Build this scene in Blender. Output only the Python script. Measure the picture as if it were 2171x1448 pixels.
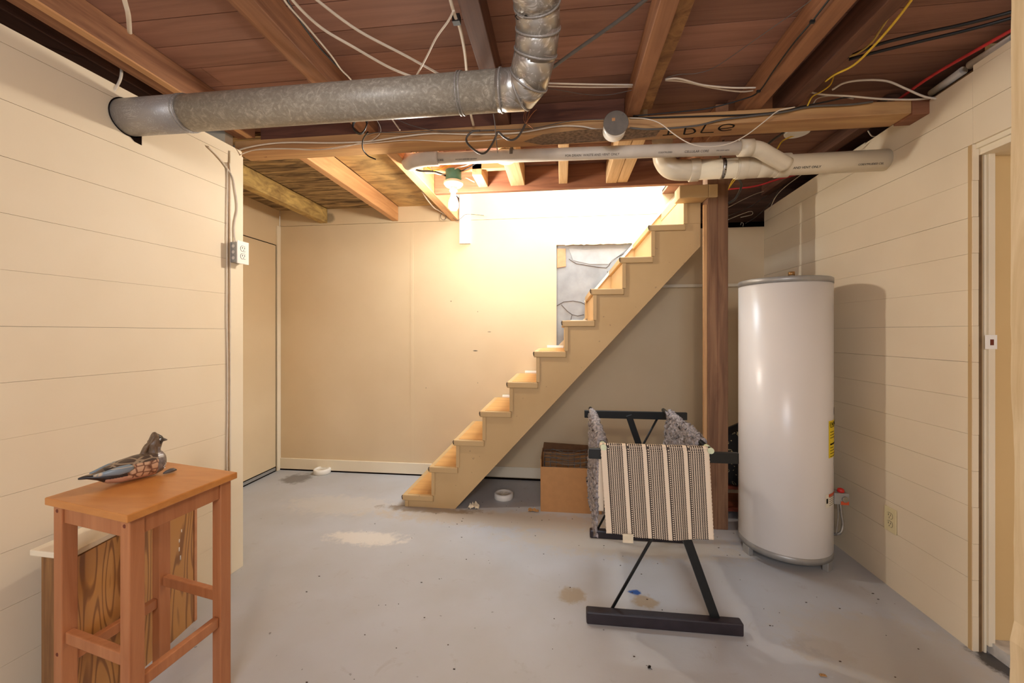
import bpy, bmesh, math, random
from math import sin, cos, pi, radians, atan, sqrt
from mathutils import Vector, Matrix, noise
random.seed(7)
for o in list(bpy.data.objects): bpy.data.objects.remove(o)
SC = bpy.context.scene; COL = SC.collection

# ------------------------------------------------------------------ camera
F, CX, HY, H = 870.0, 1085.5, 706.0, 1.22
TH = atan((1190 - CX) / F); cT, sT = cos(TH), sin(TH)
cam = bpy.data.cameras.new('camera'); co = bpy.data.objects.new('camera', cam); COL.objects.link(co)
co.location = (0, 0, H); co.rotation_euler = (pi/2, 0, TH)
cam.sensor_width = 36; cam.sensor_fit = 'HORIZONTAL'; cam.lens = 36*F/2171
cam.shift_y = -18/2171; cam.clip_start = .02
SC.camera = co
# ------------------------------------------------------------------ world, lamps, exposure
SC.view_settings.view_transform = 'Standard'; SC.view_settings.look = 'None'
SC.view_settings.gamma = 1; SC.view_settings.use_curve_mapping = False
SC.view_settings.exposure = 0.6
W = bpy.data.worlds.new('world'); SC.world = W; W.use_nodes = True
W.node_tree.nodes['Background'].inputs[0].default_value = (1.0, .86, .70, 1)
W.node_tree.nodes['Background'].inputs[1].default_value = .32
def lamp(name, kind, loc, power, color, rot=None, size=None, size_y=None, spread=None):
    l = bpy.data.lights.new(name, kind); l.energy = power; l.color = color
    o = bpy.data.objects.new(name, l); COL.objects.link(o); o.location = loc
    if rot: o.rotation_euler = rot
    if kind == 'POINT': l.shadow_soft_size = size or .03
    if kind == 'AREA':
        l.shape = 'RECTANGLE'; l.size = size; l.size_y = size_y or size
        if spread: l.spread = spread
    return o
lamp('room_bulb', 'POINT', (0.02, -1.0, 1.97), 29, (1.0, .79, .58), size=.06)
lamp('stairwell_light', 'AREA', (.35, 3.08, 2.92), 30, (.74, .87, 1.0), rot=(0, 0, 0), size=.9, size_y=.45)
lamp('cool_fill', 'AREA', (-.1, -1.7, 2.0), 42, (.66, .80, 1.0), rot=(radians(62), 0, 0), size=1.6, size_y=1.4)  # unseen cool fill added behind the camera, keeps the floor front bluish

# ------------------------------------------------------------------ pixel -> place helpers (real depths)
def ray(px, py):
    x = (px-CX)/F; return Vector((x*cT - sT, x*sT + cT, -(py-HY)/F))
O = Vector((0, 0, H))
def atZ(px, py, z=0.0): r = ray(px, py); return O + r*((z-H)/r.z)
def atY(px, py, Y): r = ray(px, py); return O + r*(Y/r.y)
def atX(px, py, X): r = ray(px, py); return O + r*(X/r.x)

# ------------------------------------------------------------------ materials
def lin(c):
    def f(v): v /= 255; return v/12.92 if v <= .04045 else ((v+.055)/1.055)**2.4
    return (f(c[0]), f(c[1]), f(c[2]), 1)
def newmat(name):
    m = bpy.data.materials.new(name); m.use_nodes = True
    nt = m.node_tree; return m, nt, nt.nodes['Principled BSDF']
def N(nt, t, **kw):
    n = nt.nodes.new(t)
    for k, v in kw.items(): setattr(n, k, v)
    return n
def plain(name, c, rough=.6, metal=0, noise_amt=.12, nscale=30, bump=.0, spec=.5):
    m, nt, b = newmat(name)
    b.inputs['Roughness'].default_value = rough; b.inputs['Metallic'].default_value = metal
    b.inputs['Specular IOR Level'].default_value = spec
    tc = N(nt, 'ShaderNodeTexCoord'); nz = N(nt, 'ShaderNodeTexNoise'); nz.inputs['Scale'].default_value = nscale
    nz.inputs['Detail'].default_value = 4
    nt.links.new(tc.outputs['Object'], nz.inputs['Vector'])
    r = N(nt, 'ShaderNodeValToRGB'); L = lin(c)
    r.color_ramp.elements[0].position = .3; r.color_ramp.elements[1].position = .7
    r.color_ramp.elements[0].color = [v*(1-noise_amt) for v in L[:3]]+[1]
    r.color_ramp.elements[1].color = [min(1, v*(1+noise_amt)) for v in L[:3]]+[1]
    nt.links.new(nz.outputs[0], r.inputs[0]); nt.links.new(r.outputs[0], b.inputs['Base Color'])
    if bump:
        bp = N(nt, 'ShaderNodeBump'); bp.inputs['Strength'].default_value = bump; bp.inputs['Distance'].default_value = .002
        nt.links.new(nz.outputs[0], bp.inputs['Height']); nt.links.new(bp.outputs[0], b.inputs['Normal'])
    return m
def wood(name, base, dark, axis='y', scale=9, rough=.6, contrast=(.3, .7), island=False, bump=.15, stretch=.07, rings=False, gloss=.4):
    m, nt, b = newmat(name); b.inputs['Roughness'].default_value = rough
    b.inputs['Specular IOR Level'].default_value = gloss
    tc = N(nt, 'ShaderNodeTexCoord'); mp = N(nt, 'ShaderNodeMapping')
    s = [scale]*3; s['xyz'.index(axis)] = scale*stretch; mp.inputs['Scale'].default_value = s
    nt.links.new(tc.outputs['Object'], mp.inputs['Vector'])
    vec = mp.outputs[0]
    if island:
        g = N(nt, 'ShaderNodeNewGeometry'); a = N(nt, 'ShaderNodeVectorMath', operation='ADD')
        mu = N(nt, 'ShaderNodeMath', operation='MULTIPLY'); mu.inputs[1].default_value = 37
        nt.links.new(g.outputs['Random Per Island'], mu.inputs[0])
        nt.links.new(vec, a.inputs[0]); nt.links.new(mu.outputs[0], a.inputs[1]); vec = a.outputs[0]
    nz = N(nt, 'ShaderNodeTexNoise'); nz.inputs['Scale'].default_value = 2.5; nz.inputs['Detail'].default_value = 7
    nz.inputs['Roughness'].default_value = .62; nz.inputs['Distortion'].default_value = 1.0
    nt.links.new(vec, nz.inputs['Vector']); fac = nz.outputs[0]
    if rings:
        k1 = N(nt, 'ShaderNodeMath', operation='MULTIPLY'); k1.inputs[1].default_value = 85; nt.links.new(fac, k1.inputs[0])
        k2 = N(nt, 'ShaderNodeMath', operation='SINE'); nt.links.new(k1.outputs[0], k2.inputs[0])
        k3 = N(nt, 'ShaderNodeMath', operation='MULTIPLY_ADD'); k3.inputs[1].default_value = .5; k3.inputs[2].default_value = .5; nt.links.new(k2.outputs[0], k3.inputs[0]); fac = k3.outputs[0]
        nz.inputs['Detail'].default_value = 1.2; nz.inputs['Distortion'].default_value = .4; nz.inputs['Scale'].default_value = 1.1
    if rings and False:
        w = N(nt, 'ShaderNodeTexWave'); w.wave_type = 'RINGS'; w.inputs['Scale'].default_value = 1.1
        w.inputs['Distortion'].default_value = 9; w.inputs['Detail'].default_value = 2.5; w.inputs['Detail Scale'].default_value = .6
        nt.links.new(vec, w.inputs['Vector'])
        mx = N(nt, 'ShaderNodeMix'); mx.data_type = 'FLOAT'; mx.inputs[0].default_value = .75
        nt.links.new(fac, mx.inputs[2]); nt.links.new(w.outputs['Fac'], mx.inputs[3]); fac = mx.outputs[0]
    r = N(nt, 'ShaderNodeValToRGB')
    r.color_ramp.elements[0].position = contrast[0]; r.color_ramp.elements[1].position = contrast[1]
    r.color_ramp.elements[0].color = lin(dark); r.color_ramp.elements[1].color = lin(base)
    nt.links.new(fac, r.inputs[0]); colr = r.outputs[0]
    if island:
        hs = N(nt, 'ShaderNodeHueSaturation'); mr = N(nt, 'ShaderNodeMapRange')
        mr.inputs[3].default_value = .8; mr.inputs[4].default_value = 1.15
        nt.links.new(g.outputs['Random Per Island'], mr.inputs[0]); nt.links.new(mr.outputs[0], hs.inputs['Value'])
        nt.links.new(colr, hs.inputs['Color']); colr = hs.outputs[0]
    nt.links.new(colr, b.inputs['Base Color'])
    if bump:
        bp = N(nt, 'ShaderNodeBump'); bp.inputs['Strength'].default_value = bump; bp.inputs['Distance'].default_value = .002
        nt.links.new(fac, bp.inputs['Height']); nt.links.new(bp.outputs[0], b.inputs['Normal'])
    return m
def blobmix(nt, col, pos, spots, edge_noise=.5, nscale=14):
    """stains of their own shape at world places: (centre, radii, colour, opacity)"""
    nz = N(nt, 'ShaderNodeTexNoise'); nz.inputs['Scale'].default_value = nscale; nz.inputs['Detail'].default_value = 9; nz.inputs['Roughness'].default_value = .68
    nt.links.new(pos, nz.inputs['Vector'])
    for (c, rad, colr, op) in spots:
        mp = N(nt, 'ShaderNodeMapping'); mp.vector_type = 'POINT'
        mp.inputs['Location'].default_value = [-c[i]/rad[i] for i in range(3)]
        mp.inputs['Scale'].default_value = [1/r for r in rad]
        nt.links.new(pos, mp.inputs['Vector'])
        ln = N(nt, 'ShaderNodeVectorMath', operation='LENGTH'); nt.links.new(mp.outputs[0], ln.inputs[0])
        ad = N(nt, 'ShaderNodeMath', operation='MULTIPLY_ADD'); ad.inputs[1].default_value = edge_noise*2; 
        nt.links.new(nz.outputs[0], ad.inputs[0]); nt.links.new(ln.outputs['Value'], ad.inputs[2])
        mr = N(nt, 'ShaderNodeMapRange'); mr.inputs[1].default_value = 1.0+edge_noise*.55; mr.inputs[2].default_value = .6+edge_noise
        mr.inputs[1].default_value, mr.inputs[2].default_value = .7+edge_noise, 1.15+edge_noise
        mr.inputs[3].default_value = op; mr.inputs[4].default_value = 0
        nt.links.new(ad.outputs[0], mr.inputs[0])
        mx = N(nt, 'ShaderNodeMix'); mx.data_type = 'RGBA'
        nt.links.new(mr.outputs[0], mx.inputs[0]); nt.links.new(col, mx.inputs[6]); mx.inputs[7].default_value = lin(colr)
        col = mx.outputs[2]
    return col
def paint(name, c, rough=.55, spots=(), grime=.05, bump=.05, speck=0, en=.4, ns=14):
    m, nt, b = newmat(name); b.inputs['Roughness'].default_value = rough
    b.inputs['Specular IOR Level'].default_value = .35
    g = N(nt, 'ShaderNodeNewGeometry'); pos = g.outputs['Position']
    nz = N(nt, 'ShaderNodeTexNoise'); nz.inputs['Scale'].default_value = 2.2; nz.inputs['Detail'].default_value = 6
    nt.links.new(pos, nz.inputs['Vector'])
    r = N(nt, 'ShaderNodeValToRGB'); L = lin(c)
    r.color_ramp.elements[0].position = .35; r.color_ramp.elements[1].position = .65
    r.color_ramp.elements[0].color = [L[0]*(1-grime), L[1]*(1-grime*1.3), L[2]*(1-grime*1.8), 1]; r.color_ramp.elements[1].color = L
    nt.links.new(nz.outputs[0], r.inputs[0]); col = r.outputs[0]
    if speck:
        n2 = N(nt, 'ShaderNodeTexNoise'); n2.inputs['Scale'].default_value = 38; n2.inputs['Detail'].default_value = 2
        nt.links.new(pos, n2.inputs['Vector'])
        mr = N(nt, 'ShaderNodeMapRange'); mr.inputs[1].default_value = .74; mr.inputs[2].default_value = .77
        mr.inputs[3].default_value = 0; mr.inputs[4].default_value = speck
        nt.links.new(n2.outputs[0], mr.inputs[0])
        mx = N(nt, 'ShaderNodeMix'); mx.data_type = 'RGBA'; nt.links.new(mr.outputs[0], mx.inputs[0])
        nt.links.new(col, mx.inputs[6]); mx.inputs[7].default_value = lin((70, 58, 48)); col = mx.outputs[2]
    if speck >= .5:
        for sc_, lo_, hi_, op_, cc_ in ((9, .60, .72, .35, (150, 136, 120)), (95, .70, .74, .5, (96, 80, 66)), (5, .62, .8, .3, (170, 158, 142))):
            n4 = N(nt, 'ShaderNodeTexNoise'); n4.inputs['Scale'].default_value = sc_; n4.inputs['Detail'].default_value = 8; n4.inputs['Roughness'].default_value = .7; n4.inputs['Distortion'].default_value = .6
            nt.links.new(pos, n4.inputs['Vector'])
            mr = N(nt, 'ShaderNodeMapRange'); mr.inputs[1].default_value = lo_; mr.inputs[2].default_value = hi_; mr.inputs[3].default_value = 0; mr.inputs[4].default_value = op_
            nt.links.new(n4.outputs[0], mr.inputs[0]); mx = N(nt, 'ShaderNodeMix'); mx.data_type = 'RGBA'; nt.links.new(mr.outputs[0], mx.inputs[0])
            nt.links.new(col, mx.inputs[6]); mx.inputs[7].default_value = lin(cc_); col = mx.outputs[2]
    if spots: col = blobmix(nt, col, pos, spots, en, ns)
    nt.links.new(col, b.inputs['Base Color'])
    n3 = N(nt, 'ShaderNodeTexNoise'); n3.inputs['Scale'].default_value = 60; nt.links.new(pos, n3.inputs['Vector'])
    bp = N(nt, 'ShaderNodeBump'); bp.inputs['Strength'].default_value = bump; bp.inputs['Distance'].default_value = .003
    nt.links.new(n3.outputs[0], bp.inputs['Height']); nt.links.new(bp.outputs[0], b.inputs['Normal'])
    return m
CREAM = (242, 226, 198)
M = {}
M['cream'] = paint('cream_paint', CREAM)
M['cream_back'] = paint('cream_paint_shaded', (226, 203, 166), spots=[  # same cream paint, darkened to bake in the dim warm light back here
    ((-2.03, 3.38, 2.235), (.05, .2, .045), (96, 82, 62), .6),
    ((-.93, 3.38, 1.49), (.006, .05, .006), (70, 60, 50), .8), ((-.70, 3.38, 1.40), (.004, .05, .004), (70, 60, 50), .8),
    ((-.72, 3.38, 1.07), (.022, .05, .006), (90, 80, 66), .9), ((-.6, 3.38, 1.23), (.018, .05, .004), (90, 80, 66), .7),
    ((-1.15, 3.38, .75), (.004, .05, .004), (70, 60, 50), .8), ((-.70, 3.38, .80), (.004, .05, .004), (70, 60, 50), .8)])
M['stair_paint'] = paint('tan_stair_paint', (204, 172, 124), grime=.1, speck=.35)
M['trim'] = paint('cream_trim', (243, 230, 204), rough=.45)
M['tan'] = paint('tan_paint', (222, 190, 136), rough=.6)
M['dark'] = plain('dark_gap', (26, 18, 14), 1, spec=0)
M['joint'] = plain('joint_backing', (120, 96, 70), 1, spec=0)  # mid-brown backing that shows between the wall boards
M['crawl'] = plain('crawlspace_shade', (34, 24, 20), 1, spec=0)  # near-black colour stands in for the shade in the gaps
M['white'] = plain('white_paint', (246, 243, 236), .5, noise_amt=.02)
M['floor'] = paint('grey_floor_paint', (186, 186, 188), rough=.42, grime=.10, bump=.12, speck=.55, en=1.1, ns=16, spots=[
    ((-1.55, 2.75, 0), (.40, .17, .3), (212, 202, 186), .35), ((-1.15, 2.32, 0), (.24, .08, .3), (232, 222, 206), .6),
    ((.05, 1.93, 0), (.06, .06, .3), (160, 140, 112), .8), ((.38, 1.93, 0), (.055, .05, .3), (168, 148, 122), .95),
    ((.345, 1.985, 0), (.03, .02, .3), (40, 84, 150), 1.0),
    ((1.0, 1.72, 0), (.12, .07, .3), (150, 132, 112), .55), ((1.25, 1.75, 0), (.35, .22, .3), (186, 176, 162), .6),
    ((-.35, 2.66, 0), (.9, .12, .3), (186, 168, 142), .6), ((.4, 2.45, 0), (.7, .18, .3), (190, 176, 154), .55),
    ((-.9, 2.75, 0), (.35, .05, .3), (120, 98, 74), .7), ((-2.2, 3.2, 0), (.12, .12, .3), (96, 88, 80), .7),
    ((1.60, 1.72, 0), (.05, .1, .3), (50, 44, 40), .9)])
M['concrete'] = plain('bare_concrete', (150, 150, 150), .8, noise_amt=.16, nscale=9, bump=.4)
M['sub'] = wood('subfloor_wood', (168, 122, 100), (128, 90, 73), 'x', 7, .75, island=True, contrast=(.25, .8), bump=.05)
M['joist'] = wood('joist_wood', (180, 128, 90), (122, 80, 56), 'y', 8, .65)
M['joist_dark'] = wood('old_joist_wood', (122, 82, 62), (76, 48, 38), 'y', 8, .7)
M['joist_dark_x'] = wood('old_board_wood', (126, 80, 60), (80, 48, 38), 'x', 8, .7)
M['joist_tan'] = wood('sawn_joist_wood', (222, 172, 118), (184, 128, 82), 'y', 7, .6)
M['joist_gold'] = wood('stained_joist', (222, 188, 114), (130, 100, 60), 'y', 7, .6, stretch=.35)
M['beam'] = wood('beam_wood', (210, 166, 112), (164, 118, 78), 'x', 6, .6)
M['header'] = wood('header_wood', (166, 112, 80), (116, 72, 52), 'x', 7, .6)
M['pale_x'] = wood('pale_wood_x', (226, 180, 128), (196, 140, 92), 'x', 7, .6)
M['pale_y'] = wood('pale_wood_y', (228, 194, 146), (186, 146, 100), 'y', 8, .6)
M['ply'] = wood('stained_plywood', (206, 168, 108), (132, 104, 66), 'x', 3.5, .6, stretch=.4, contrast=(.34, .6))
M['ply_mold'] = wood('mouldy_boards', (196, 166, 118), (96, 76, 56), 'x', 12, .7, stretch=.12, contrast=(.4, .62))
M['post'] = wood('post_wood', (154, 114, 82), (104, 70, 50), 'z', 9, .7)
M['post_strip'] = wood('post_strip_wood', (214, 166, 114), (180, 130, 84), 'z', 9, .6)
M['stool'] = wood('stool_wood', (210, 142, 74), (186, 116, 54), 'x', 5, .32, stretch=.2, bump=.05, gloss=.5)
M['stool_leg'] = wood('stool_leg_wood', (190, 126, 82), (166, 102, 62), 'z', 8, .4, bump=.05)
M['ply_panel'] = wood('grained_plywood', (196, 142, 80), (146, 98, 54), 'z', 9, .35, contrast=(.05, .40), stretch=.12, rings=True, gloss=.5)
M['cab_side'] = wood('worn_brown_wood', (160, 116, 70), (98, 60, 36), 'z', 7, .5)
M['tread'] = wood('tread_wood', (222, 172, 104), (196, 142, 82), 'x', 6, .5, bump=.05)
M['plank'] = wood('rough_plank', (236, 216, 178), (204, 176, 130), 'z', 9, .7)
M['pvc'] = plain('pvc', (226, 212, 186), .38, noise_amt=.05, nscale=8)
M['pvcgrey'] = plain('pvc_pale', (222, 212, 198), .45, noise_amt=.08, nscale=12)
M['ink'] = plain('black_ink', (30, 26, 24), .7, spec=.1)
M['inkgrey'] = plain('faded_ink', (96, 84, 72), .7, spec=.1)
M['black'] = plain('black_cable', (22, 20, 20), .45)
M['greycab'] = plain('grey_cable', (92, 86, 80), .45)
M['whitecab'] = plain('white_cable', (226, 212, 192), .45, noise_amt=.06)
M['browncab'] = plain('tan_cable', (170, 140, 104), .5)
M['yellow'] = plain('yellow_cable', (238, 196, 62), .45)
M['red'] = plain('red_cable', (188, 44, 44), .45)
M['copper'] = plain('bare_copper', (196, 130, 84), .4, .6)
M['heater'] = plain('heater_enamel', (238, 232, 226), .28, noise_amt=.015, nscale=3)
M['greymetal'] = plain('grey_metal', (164, 162, 158), .4, .35, noise_amt=.06)
M['steel'] = plain('steel', (170, 168, 164), .3, .9)
M['brass'] = plain('brass', (170, 130, 80), .4, .6)
M['boxgrey'] = plain('junction_box_grey', (118, 110, 100), .5, .3)
M['boxgreen'] = plain('green_plastic_box', (74, 124, 108), .5)
M['porc'] = plain('porcelain', (244, 236, 216), .25, noise_amt=.01)
M['plate'] = plain('white_plate', (248, 244, 236), .35, noise_amt=.01)
M['ivory'] = plain('ivory_plate', (234, 218, 170), .35, noise_amt=.01)
M['rack'] = plain('black_lacquer', (24, 26, 26), .35)
M['rackfoot'] = plain('dusty_black_lacquer', (40, 32, 38), .45, noise_amt=.3, nscale=20)
M['cap'] = plain('pale_end_cap', (216, 222, 186), .4)
M['card'] = plain('cardboard', (184, 134, 84), .8, noise_amt=.05)
M['card_in'] = plain('cardboard_inside', (120, 84, 54), .9)
M['label_y'] = plain('yellow_label', (244, 214, 30), .5, noise_amt=.01)
M['label_w'] = plain('white_label', (236, 228, 208), .5, noise_amt=.01)
M['label_r'] = plain('orange_red_label', (206, 84, 44), .5, noise_amt=.01)
M['redplastic'] = plain('red_plastic', (200, 40, 34), .35)
M['disc'] = plain('white_disc', (242, 236, 224), .5, noise_amt=.02)
M['paper'] = plain('crumpled_paper', (226, 210, 180), .7)
M['leaf'] = plain('dry_leaf', (176, 130, 76), .8)
M['redwood'] = wood('red_brown_wood', (132, 62, 42), (92, 40, 28), 'x', 8, .5)
M['brick'] = plain('orange_wood_block', (206, 146, 104), .7, noise_amt=.1)
M['crackm'] = plain('crack_dark', (74, 58, 46), .9)
def glowmat(name, col, s):
    m, nt, b = newmat(name); b.inputs['Emission Color'].default_value = col; b.inputs['Emission Strength'].default_value = s
    tc = N(nt, 'ShaderNodeTexCoord'); nz = N(nt, 'ShaderNodeTexNoise'); nt.links.new(tc.outputs['Object'], nz.inputs['Vector'])
    nt.links.new(nz.outputs[1], b.inputs['Base Color']); b.inputs['Base Color'].default_value = (1, 1, 1, 1)
    return m
M['glow'] = glowmat('lit_bulb', (1, .93, .83, 1), 410)
def galv(name, c1, c2, sc, rough=.4, metal=.75):
    m, nt, b = newmat(name); b.inputs['Metallic'].default_value = metal; b.inputs['Roughness'].default_value = rough
    tc = N(nt, 'ShaderNodeTexCoord'); nz = N(nt, 'ShaderNodeTexNoise'); nz.inputs['Scale'].default_value = sc
    nz.inputs['Detail'].default_value = 5; nz.inputs['Distortion'].default_value = 1.6
    v = N(nt, 'ShaderNodeTexVoronoi'); v.inputs['Scale'].default_value = sc*1.3
    nt.links.new(tc.outputs['Object'], nz.inputs['Vector']); nt.links.new(nz.outputs[1], v.inputs['Vector'])
    mx = N(nt, 'ShaderNodeMath', operation='ADD'); nt.links.new(nz.outputs[0], mx.inputs[0]); nt.links.new(v.outputs['Distance'], mx.inputs[1])
    r = N(nt, 'ShaderNodeValToRGB'); r.color_ramp.elements[0].position = .62; r.color_ramp.elements[1].position = .9
    r.color_ramp.elements[0].color = lin(c1); r.color_ramp.elements[1].color = lin(c2)
    nt.links.new(mx.outputs[0], r.inputs[0]); nt.links.new(r.outputs[0], b.inputs['Base Color'])
    return m
M['galv'] = galv('galvanised_spangle', (236, 228, 212), (146, 138, 124), 42, .45, .12)
M['galv_dull'] = galv('galvanised_dull', (186, 182, 176), (156, 150, 144), 14, .45, .3)
M['galv_shiny'] = galv('galvanised_shiny', (224, 220, 214), (180, 174, 164), 9, .28, .65)

# ------------------------------------------------------------------ mesh helpers
def box(bm, x0, x1, y0, y1, z0, z1, mi=0):
    v = [bm.verts.new(p) for p in ((x0,y0,z0),(x1,y0,z0),(x1,y1,z0),(x0,y1,z0),(x0,y0,z1),(x1,y0,z1),(x1,y1,z1),(x0,y1,z1))]
    for f in ((0,3,2,1),(4,5,6,7),(0,1,5,4),(1,2,6,5),(2,3,7,6),(3,0,4,7)):
        bm.faces.new([v[i] for i in f]).material_index = mi
def bar(bm, p, q, w, h, up=(0,0,1), mi=0):
    """box from p to q, w across, h along up"""
    p, q = Vector(p), Vector(q); d = (q-p).normalized(); up = Vector(up)
    s = d.cross(up).normalized(); u = s.cross(d).normalized()
    vs = []
    for c in (p, q):
        for a, b in ((-1,-1),(1,-1),(1,1),(-1,1)): vs.append(bm.verts.new(c + s*a*w/2 + u*b*h/2))
    for f in ((3,2,1,0),(4,5,6,7),(0,1,5,4),(1,2,6,5),(2,3,7,6),(3,0,4,7)): bm.faces.new([vs[i] for i in f]).material_index = mi
def poly(bm, pts, off, mi=0):
    """prism: polygon pts pushed along vector off"""
    off = Vector(off); a = [bm.verts.new(p) for p in pts]; b = [bm.verts.new(Vector(p)+off) for p in pts]
    bm.faces.new(a[::-1]).material_index = mi; bm.faces.new(b).material_index = mi
    n = len(a)
    for i in range(n): bm.faces.new((a[i], a[(i+1)%n], b[(i+1)%n], b[i])).material_index = mi
def smooth(pts, k=6):
    pts = [Vector(p) for p in pts]
    if len(pts) < 3: return pts
    P = [pts[0]*2-pts[1]] + pts + [pts[-1]*2-pts[-2]]; out = []
    for i in range(1, len(P)-2):
        for j in range(k):
            t = j/k; a, b, c, d = P[i-1], P[i], P[i+1], P[i+2]
            out.append(.5*((2*b) + (c-a)*t + (2*a-5*b+4*c-d)*t*t + (-a+3*b-3*c+d)*t**3))
    out.append(pts[-1]); return out
def tube(bm, pts, r, seg=8, mi=0, cap=True, flat=1.0):
    pts = [Vector(p) for p in pts]; rings = []; prev = None
    for i, p in enumerate(pts):
        d = (pts[min(i+1, len(pts)-1)] - pts[max(i-1, 0)])
        d = d.normalized() if d.length > 1e-9 else Vector((0,0,1))
        if prev is None:
            a = Vector((0,0,1)) if abs(d.z) < .9 else Vector((1,0,0)); s = d.cross(a).normalized()
        else:
            s = (prev - d*prev.dot(d)).normalized()
        prev = s; u = s.cross(d)
        rr = r[i] if isinstance(r, (list, tuple)) else r
        rings.append([bm.verts.new(p + s*cos(2*pi*k/seg)*rr + u*sin(2*pi*k/seg)*rr*flat) for k in range(seg)])
    for a, b in zip(rings, rings[1:]):
        for k in range(seg):
            f = bm.faces.new((a[k], a[(k+1)%seg], b[(k+1)%seg], b[k])); f.material_index = mi; f.smooth = True
    if cap:
        bm.faces.new(rings[0][::-1]).material_index = mi; bm.faces.new(rings[-1]).material_index = mi
def lathe(bm, prof, c, seg=32, mi=0, axis='z', sm=True):
    """profile of (r, h) about an axis through c"""
    c = Vector(c); rings = []
    for r, h in prof:
        ring = []
        for k in range(seg):
            a = 2*pi*k/seg; x, y = cos(a)*r, sin(a)*r
            ring.append(bm.verts.new(c + (Vector((x,y,h)) if axis == 'z' else Vector((x,h,y)) if axis == 'y' else Vector((h,x,y)))))
        rings.append(ring)
    for a, b in zip(rings, rings[1:]):
        for k in range(seg):
            f = bm.faces.new((a[k], a[(k+1)%seg], b[(k+1)%seg], b[k])); f.material_index = mi; f.smooth = sm
    bm.faces.new(rings[0][::-1]).material_index = mi; bm.faces.new(rings[-1]).material_index = mi
def obj(name, bm, mats, parent=None, bevel=0, sharp=True, origin=None):
    me = bpy.data.meshes.new(name); bmesh.ops.recalc_face_normals(bm, faces=bm.faces); 
    vs = [v.co for v in bm.verts]
    if origin is None:
        if parent is not None: origin = Vector(parent['_o'])
        else:
            lo = [min(v[i] for v in vs) for i in range(3)]; hi = [max(v[i] for v in vs) for i in range(3)]
            origin = Vector(((lo[0]+hi[0])/2, (lo[1]+hi[1])/2, lo[2]))
    bmesh.ops.translate(bm, verts=bm.verts, vec=-Vector(origin)); bm.to_mesh(me); bm.free()
    for m in (mats if isinstance(mats, (list, tuple)) else [mats]): me.materials.append(M[m] if isinstance(m, str) else m)
    o = bpy.data.objects.new(name, me); COL.objects.link(o)
    if parent is not None: o.parent = parent
    else: o.location = origin
    o['_o'] = list(origin)
    if bevel:
        b = o.modifiers.new('bevel', 'BEVEL'); b.width = bevel; b.segments = 2; b.limit_method = 'ANGLE'; b.angle_limit = radians(40)
    return o
def thing(name, loc, label, cat, group=None):
    o = bpy.data.objects.new(name, None); COL.objects.link(o); o.location = loc; o['_o'] = list(loc)
    o.empty_display_size = .05; return tag(o, label, cat, group)
def tag(o, label, cat=None, group=None, kind=None):
    if label: o['label'] = label
    if cat: o['category'] = cat
    if group: o['group'] = group
    if kind: o['kind'] = kind
    return o
def struct(name, bm, mats, label=None, bevel=0, kind='structure'):
    o = obj(name, bm, mats, None, bevel, origin=(0,0,0)); o['kind'] = kind
    if label: o['label'] = label
    return o
def B(): return bmesh.new()
def one(name, bm, mats, label, cat, group=None, bevel=0): return tag(obj(name, bm, mats, None, bevel), label, cat, group)
def text_mesh(name, s, size, loc, xdir, up, mat, parent, depth=.0006):
    cu = bpy.data.curves.new(name+'_c', 'FONT'); cu.body = s; cu.size = size; cu.extrude = depth/2; cu.align_x = 'LEFT'
    t = bpy.data.objects.new(name+'_t', cu); COL.objects.link(t)
    dg = bpy.context.evaluated_depsgraph_get(); dg.update()
    me = bpy.data.meshes.new_from_object(t.evaluated_get(dg)); bpy.data.objects.remove(t)
    x = Vector(xdir).normalized(); u = Vector(up); n = x.cross(u).normalized(); u = n.cross(x).normalized()
    mt = Matrix((( x.x, u.x, n.x, loc[0]), (x.y, u.y, n.y, loc[1]), (x.z, u.z, n.z, loc[2]), (0,0,0,1)))
    me.transform(Matrix.Translation(-Vector(parent['_o'])) @ mt)
    me.materials.clear(); me.materials.append(M[mat])
    o = bpy.data.objects.new(name, me); COL.objects.link(o); o.parent = parent; return o

# ================================================================== SETTING
YB, XR, ZS = 3.40, 1.566, 2.33          # back wall, right wall, underside of subfloor
b = B(); box(b, -2.9, 3.0, -2.2, 4.4, -.08, 0); struct('floor', b, 'floor')

def boards_x(bm, X0, X1, z0, z1, hgt, start, ybase, thick, gap=.0028, skip=None):
    pass
GAPR = random.Random(3)
def board_wall(pA, pB, zlo, topf, zref, pitch, nrm, gap=.0025, thick=.02, holes=()):
    """horizontal boards from pA to pB (xy); topf(t) top height; dark backing behind the joints"""
    bm = B(); A = Vector((pA[0], pA[1], 0)); Bv = Vector((pB[0], pB[1], 0)); n = Vector((nrm[0], nrm[1], 0)).normalized()
    k0 = int(math.floor((zlo - zref)/pitch))
    zz = []; k = k0
    while zref + k*pitch < 2.6: zz.append(zref+k*pitch); k += 1
    def slab(a, bb, zl, za, zb, mi, off, th):
        P = [a + n*off, bb + n*off]
        pts = [P[0]+Vector((0,0,zl)), P[1]+Vector((0,0,zl)), P[1]+Vector((0,0,zb)), P[0]+Vector((0,0,za))]
        poly(bm, pts, -n*th, mi)
    for i in range(len(zz)-1):
        gp = GAPR.uniform(.0004, .0016)
        zl = max(zz[i], zlo)+gp/2; zh = zz[i+1]-gp/2
        if zh <= zl: continue
        ta, tb = topf(0), topf(1)
        if min(ta, tb) <= zl: break
        slab(A, Bv, zl, min(zh, ta), min(zh, tb), 0, random.uniform(-.0006, .0006), thick)
    slab(A, Bv, zlo, topf(0)-.002, topf(1)-.002, 1, -thick-.0005, .01)
    return bm
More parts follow.
